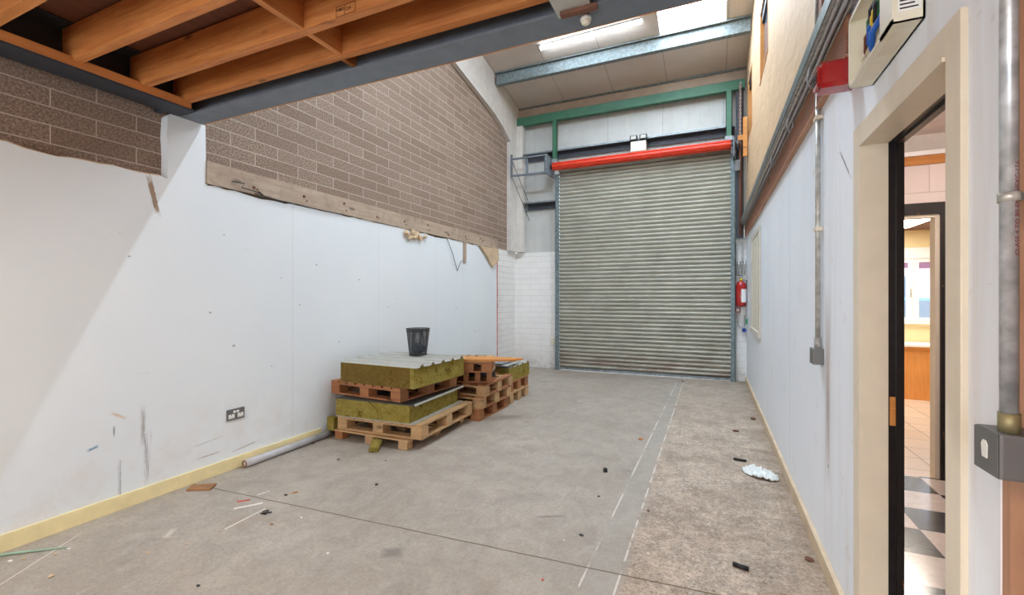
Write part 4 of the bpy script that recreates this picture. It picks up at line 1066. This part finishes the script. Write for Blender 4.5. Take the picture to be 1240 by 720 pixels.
put('channel', B(.380, .535, 8.45, 8.4999, 1.98, 2.035, .003), 'rail', r)
for k, x in enumerate((.39, .43, .475, .515)):
    o = put('short_conduit', MB().tube([(x, 8.437, 1.80), (x, 8.437, 2.06 if k % 2 else 2.34)], .0105, 8), 'conduit'); tag(o, ['short vertical conduit nearest the shutter guide above the extinguisher', 'second short conduit from the shutter guide', 'third short conduit from the shutter guide', 'short vertical conduit nearest the office wall above the extinguisher'][k], 'conduit', 'short conduits on the strut')
o = put('conduit_loop', MB().tube([(.415, 8.48, 1.165), (.418, 8.47, 1.0), (.44, 8.47, .93), (.48, 8.47, .92), (.515, 8.47, .95), (.52, 8.48, 1.12)], .009, 8), 'conduit'); tag(o, 'looped grey conduit joining the call point and switch box', 'conduit')
o = put('green_sign', B(.525, .549, 8.25, 8.34, .98, 1.07, .001), 'greensign'); tag(o, 'small green sign on the office wall by the fire point', 'sign')
o = put('blue_plug', MB().lathe([(.03, 8.40), (.035, 8.45), (.02, 8.499)], (.51, 0, .87), 12, 'y'), 'bluesign'); tag(o, 'small blue plug below the green sign by the fire point', 'plug')

# ------------------------------------------------------------------ corridor and office beyond the doorway
put('floor_corridor', B(.64, 2.2, .4, 4.56, -.02, 0), 'check', kind=S)
put('floor_office', B(.645, 4.6, 4.56, 8.6, -.02, 0.0), 'roomtile', kind=S)
put('wall_corridor_right', B(2.1, 2.2, .4, 4.56, 0, 2.9), 'corblock', kind=S)
put('wall_corridor_near', B(.645, 2.2, .3, .4, 0, 2.9), 'corblock', kind=S)
mb = MB().box(.645, .86, 4.56, 4.68, 0, 2.47).box(1.665, 2.2, 4.56, 4.68, 0, 2.47).box(.86, 1.665, 4.56, 4.68, 2.165, 2.47)
put('wall_corridor_far', mb, 'corblock', kind=S)
put('trim_4', B(.645, 2.2, 4.545, 4.68, 2.471, 2.54), 'orangewood', kind=S)
put('trim_5', B(.645, 2.2, 4.53, 4.68, 2.541, 2.575), 'upvc', kind=S)
put('wall_corridor_upper', B(.645, 2.2, 4.56, 4.68, 2.576, 2.71), 'casew', kind=S)
put('ceiling_corridor', B(.645, 2.2, .3, 4.68, 2.71, 2.76), 'artex', kind=S)
r = put('door_2', MB().box(1.634, 1.664, 4.53, 4.56, 0, 2.165, .002).box(.86, .89, 4.53, 4.56, 0, 2.165, .002).box(.89, 1.634, 4.53, 4.56, 2.075, 2.165, .002), 'black', kind=S)
put('door_lining', MB().box(1.606, 1.634, 4.55, 4.64, 0, 2.075).box(.89, .93, 4.55, 4.64, 0, 2.075).box(.93, 1.606, 4.55, 4.64, 2.050, 2.075), 'cream', r)
# office
mb = MB().box(.645, 2.30, 8.5, 8.6, 0, 2.5).box(3.6, 4.6, 8.5, 8.6, 0, 2.5).box(2.30, 3.6, 8.5, 8.6, 0, 1.07).box(2.30, 3.6, 8.5, 8.6, 2.0, 2.5)
put('wall_office_far', mb, 'yellowwall', kind=S)
put('wall_office_right', B(4.5, 4.6, 4.6, 8.5, 0, 2.5), 'yellowwall', kind=S)
put('wall_office_near', B(2.2, 4.6, 4.56, 4.68, 0, 2.5), 'yellowwall', kind=S)
put('ceiling_office', B(.645, 4.6, 4.68, 8.6, 2.42, 2.47), 'deck', kind=S)
r = put('window_6', MB().box(2.30, 3.6, 8.50, 8.56, 1.07, 1.12, .004).box(2.30, 3.6, 8.50, 8.56, 1.94, 2.0, .004).box(2.30, 2.36, 8.50, 8.56, 1.12, 1.94).box(3.54, 3.6, 8.50, 8.56, 1.12, 1.94).box(2.685, 2.745, 8.50, 8.56, 1.12, 1.94, .003).box(2.755, 2.815, 8.50, 8.56, 1.12, 1.94, .003).box(3.12, 3.17, 8.50, 8.56, 1.12, 1.94), 'upvc', kind=S)
put('window_board', MB().box(2.2, 3.7, 8.47, 8.50, 2.0, 2.16, .003).box(2.2, 3.7, 8.42, 8.50, 1.03, 1.065, .004), 'upvc', r)
put('window_blind', MB().box(2.36, 2.685, 8.49, 8.505, 1.86, 1.94).box(2.815, 3.12, 8.49, 8.505, 1.85, 1.94), 'purple', r)
put('window_pane', MB().box(2.36, 3.54, 8.528, 8.532, 1.12, 1.94), 'clear', r)
put('window_handle', B(2.71, 2.725, 8.48, 8.50, 1.42, 1.55, .003), 'conduit', r)
for k in range(3): pass
r = thing('office_desk', (2.6, 8.1, 0), 'beech-fronted desk with pale top under the office window', 'desk')
put('desk_top', B(1.7, 3.6, 7.90, 8.46, .735, .765, .004), 'upvc', r)
put('front_panel', B(1.75, 3.55, 7.94, 7.96, .0, .735, .002), 'deskwood', r)
put('end_panel', B(1.75, 1.775, 7.96, 8.45, 0, .735), 'deskwood', r); put('end_panel', B(3.525, 3.55, 7.96, 8.45, 0, .735), 'deskwood', r)
r = thing('office_ceiling_light', (2.4, 7.2, 2.38), 'bright ceiling light in the office beyond the corridor', 'ceiling light')
put('frame', B(2.02, 2.52, 6.7, 7.9, 2.395, 2.4195, .004), 'upvc', r); put('diffuser', B(2.04, 2.50, 6.72, 7.88, 2.385, 2.395), 'officelight', r)
r = thing('corridor_ceiling_light', (1.52, 3.4, 2.64), 'round ceiling light of the corridor behind the doorway wall', 'ceiling light')  # lamp added out of view to brighten the corridor
put('base_ring', MB().lathe([(.17, 2.69), (.17, 2.709)], (1.52, 3.4, 0), 24), 'upvc', r); put('diffuser', MB().lathe([(.13, 2.64), (.155, 2.69)], (1.52, 3.4, 0), 24), 'corlight', r)

# outside
put('ground_yard', B(-12, 16, 8.62, 40, -.12, -.02), 'asphalt', kind=S)
r = thing('parked_car', (4.3, 13.2, -.02), 'pale blue parked car seen through the office window', 'car')
prof = [(-2.1, .25), (2.1, .25), (2.15, .6), (2.0, .85), (1.1, .95), (.55, 1.4), (-.9, 1.42), (-1.6, .98), (-2.1, .9)]
put('body', MB().prism([(4.6+a, b) for a, b in prof], 1, 12.4, 14.1), 'carblue', r)
put('side_window', MB().prism([(4.6+1.0, .98), (4.6+.52, 1.34), (4.6-.85, 1.36), (4.6-1.35, 1.0)], 1, 12.39, 12.4), 'blueglass', r)
for x in (-1.3, 1.35): put('wheel', MB().lathe([(.31, 12.38), (.31, 12.58)], (4.6+x, 0, .29), 20, 'y'), 'tyre', r)
r = thing('house_across_yard', (7, 24, 0), 'pale house across the yard outside the office window', 'house')
put('wall', B(0, 15, 24, 30, -.02, 5.2), 'pinkbrick', r); put('roof', MB().prism([(23.6, 5.2), (30.4, 5.2), (27, 7.4)], 0, -.4, 15.4), 'rustwood', r)
for x in (3, 6.5, 10): put('window', B(x, x+1.4, 23.97, 24.0, 1.0, 2.3), 'blueglass', r)

# ------------------------------------------------------------------ floor litter
def deb(name, mb, mat, label, cat, group=None):
    o = put(name, mb, mat); tag(o, label, cat, group); return o
LG = 'litter on the concrete floor'
YA = math.radians(24.0); F_ = 541.
def flo(px, py):
    a, b = (px-620)/F_, (360-py)/F_; t = -1.42/b
    return ((a*math.cos(YA)-math.sin(YA))*t, (a*math.sin(YA)+math.cos(YA))*t)
deb('timber_offcut', MB().prism([(-3.514, 2.02), (-3.565, 2.09), (-3.425, 2.185), (-3.365, 2.10)], 2, .0, .014), 'card', 'flat orange-brown timber offcut on the floor near the skirting', 'timber offcut')
deb('plastic_strip', MB().tube([(-3.585, 1.08, .006), (-3.50, 1.15, .010), (-3.40, 1.235, .006), (-3.335, 1.29, .005)], .004, 5, rs=[.008, .007, .005, .003]), 'palegreen', 'thin pale green plastic strip lying by the skirting corner', 'plastic strip')
def sliver(name, p, q, w_, mt, lab):
    a, b = Vector(flo(*p)), Vector(flo(*q)); c = (a+b)/2; d = b-a
    deb(name, MB().obox((c.x, c.y, .002), (d.length, w_, .004), (0, 0, math.atan2(d.y, d.x))), mt, lab, 'sliver', LG)
sliver('white_sliver', (283, 616), (318, 609), .012, 'whitep', 'short wide white sliver of trim on the floor next to the red one')
sliver('white_sliver', (272, 641), (321, 616), .006, 'whitep', 'long thin white sliver on the floor')
sliver('white_sliver', (311, 599.5), (327, 594.5), .007, 'whitep', 'thin pale sliver furthest back beside the red one')
sliver('red_sliver', (287, 607.5), (303, 605), .012, 'redpaint', 'thin faded red sliver on the floor')
sliver('wood_sliver', (353, 597), (361, 595.5), .014, 'orangewood', 'tiny orange wood chip on the floor joint')
sliver('white_sliver', (699, 486), (705, 485.5), .012, 'whitep', 'tiny white sliver lying alone in the middle distance of the floor')
bits = [((733, 571), .018, 'blackp', 'small black cube-shaped fitting on the mid floor'), ((456, 587), .013, 'blackp', 'black scrap in front of the front pallet stack'), ((346, 599.5), .010, 'blackp', 'tiny black crumb by the slivers'),
        ((322, 621), .012, 'blackp', 'tangled dark scrap on the floor near the slivers'), ((240, 709.5), .010, 'blackp', 'dark crumb near the bottom edge of the view'), ((725, 601), .008, 'blackp', 'dark pebble between the two chalk lines and the joint'),
        ((704, 648), .010, 'blackp', 'flat dark crumb beside the floor joint'), ((683, 654), .006, 'whitep', 'white crumb beside the floor joint'), ((785, 618.5), .010, 'rusty', 'rusty crumb on the edge of the rough strip'),
        ((329, 635), .010, 'card', 'tan crumb on the floor'), ((365, 627), .008, 'whitep', 'white crumb among the tan crumbs'), ((397, 670), .008, 'whitep', 'white crumb in the open floor'),
        ((657, 702), .006, 'redpaint', 'pink-red crumb in the lower middle of the floor'), ((12, 680), .010, 'whitep', 'white crumb beside the green strip end'), ((83, 665), .010, 'whitep', 'white crumb at the tip of the green strip'),
        ((29, 677), .010, 'terra', 'beige crumb beneath the green strip'), ((67, 671), .009, 'terra', 'beige crumb between the green strip and white crumb'), ((179, 669), .008, 'terra', 'beige crumb alone on the grey floor near the skirting'),
        ((225, 659), .008, 'terra', 'pale crumb alone away from the skirting'), ((62, 698), .012, 'terra', 'beige crumb beside the pale joint line'), ((827, 462), .016, 'blackp', 'black crumb in front of the shutter'),
        ((912, 508), .030, 'rusty', 'rusty brown scrap by the office skirting'), ((891, 522.5), .022, 'rusty', 'brown scrap on the rough strip short of the plastic sheet'), ((980, 678), .016, 'rusty', 'dark orange fragment by the office skirting'),
        ((776, 532), .018, 'orangewood', 'orange dust lump on the chalk line'), ((410, 556.5), .012, 'rusty', 'brown crumb near the wrapped tube'), ((650, 485), .012, 'whitep', 'white scrap near the far pallet stack'), ((467, 558), .008, 'rusty', 'brown crumb near the front pallet'), ((379, 537), .02, 'rusty', 'brown fragment beside the wrapped tube')]
for k, ((px, py), s, mt, lab) in enumerate(bits):
    x, y = flo(px, py); rg = random.Random(k)
    mb = MB().blob((x, y, s*.45), (s*rg.uniform(.8, 1.5), s*rg.uniform(.6, 1.1), s*.45), .25, 2, k)
    if k == 0: mb = MB().lathe([(.016, 0), (.018, .004), (.018, .026), (.013, .032)], (x, y, 0), 6)
    if k == 3:
        mb = MB().tube([(x-.03, y, .004), (x, y+.02, .012), (x+.02, y-.02, .006), (x-.01, y-.03, .01), (x+.03, y+.02, .005)], .004, 5)
    deb('floor_crumb', mb, mt, lab, 'crumb', LG)
x, y = flo(763, 573)
r = thing('loose_screw', (x, y, 0), 'small silver screw lying beside the black fitting', 'screw')
put('shank', MB().tube([(x-.012, y+.03, .006), (x+.012, y-.03, .005)], .004, 6), 'conduit', r); put('head', MB().tube([(x-.012, y+.03, .007), (x-.014, y+.036, .007)], .009, 8), 'sheet', r)
for (px, py, rz_, L, lab) in ((897, 688, -.25, .075, 'short black plastic tube end on the rough strip by the bottom'), (896, 558, -.15, .10, 'short black tube scrap beside the clear plastic sheet')):
    x, y = flo(px, py); d = Vector((math.cos(rz_), math.sin(rz_), 0))*L/2
    deb('black_tube_scrap', MB().tube([Vector((x, y, .012))-d, Vector((x, y, .012))+d], .011, 10), 'blackp', lab, 'tube scrap')
# crumpled clear plastic sheet
from mathutils import noise
mb = MB(); nx, ny = 40, 22; (xa, ya_), (xb, yb_) = flo(900, 570), flo(941, 580)
c = Vector(((xa+xb)/2, (ya_+yb_)/2, 0)); grid = []
for i in range(nx+1):
    row = []
    for j in range(ny+1):
        u, v = i/nx*2-1, j/ny*2-1
        q = (math.sqrt(max(0, 1-(abs(u)**2.2)))*.9+.05)*(.85+.45*noise.noise(Vector((u*1.9, 5*(v > 0), 2))))
        p = Vector((u*.125, v*.135*q-.05*u, 0)) + c
        p.z = .006+.045*max(0, 1-u*u*.9-v*v*.7)*(.5+.9*abs(noise.noise(Vector((u*3, v*3, 1.3)))))+.040*abs(noise.noise(Vector((u*6, v*6, 4))))
        row.append(mb.b.verts.new(p))
    grid.append(row)
for i in range(nx):
    for j in range(ny): mb.b.faces.new((grid[i][j], grid[i+1][j], grid[i+1][j+1], grid[i][j+1])).smooth = True
o = deb('plastic_sheet', mb, 'bag', 'crumpled clear-white plastic sheet on the rough strip near the office wall', 'plastic sheet')
sm = o.modifiers.new('solid', 'SOLIDIFY'); sm.thickness = .002

# ------------------------------------------------------------------ world, extra daylight through the rooflights, camera
w = bpy.data.worlds.new('World'); SC.world = w; w.use_nodes = True
bg = w.node_tree.nodes['Background']; bg.inputs[0].default_value = (.86, .93, 1, 1); bg.inputs[1].default_value = 4.0
cam = bpy.data.cameras.new('Camera'); co = bpy.data.objects.new('Camera', cam); COL.objects.link(co)
cam.sensor_fit = 'HORIZONTAL'; cam.sensor_width = 36; cam.lens = 36*541/1240; cam.clip_start = .02
co.location = (0, 0, 1.42); co.rotation_euler = (PI/2, 0, math.radians(24.0))
SC.camera = co
SC.view_settings.view_transform = 'Standard'; SC.view_settings.look = 'None'; SC.view_settings.gamma = 1; SC.view_settings.use_curve_mapping = False
SC.view_settings.exposure = 0.74
try:
    SC.cycles.use_denoising = True; SC.cycles.max_bounces = 12; SC.cycles.diffuse_bounces = 8; SC.cycles.transparent_max_bounces = 16
    SC.cycles.caustics_reflective = False; SC.cycles.caustics_refractive = False; SC.cycles.sample_clamp_indirect = 8
except Exception: pass
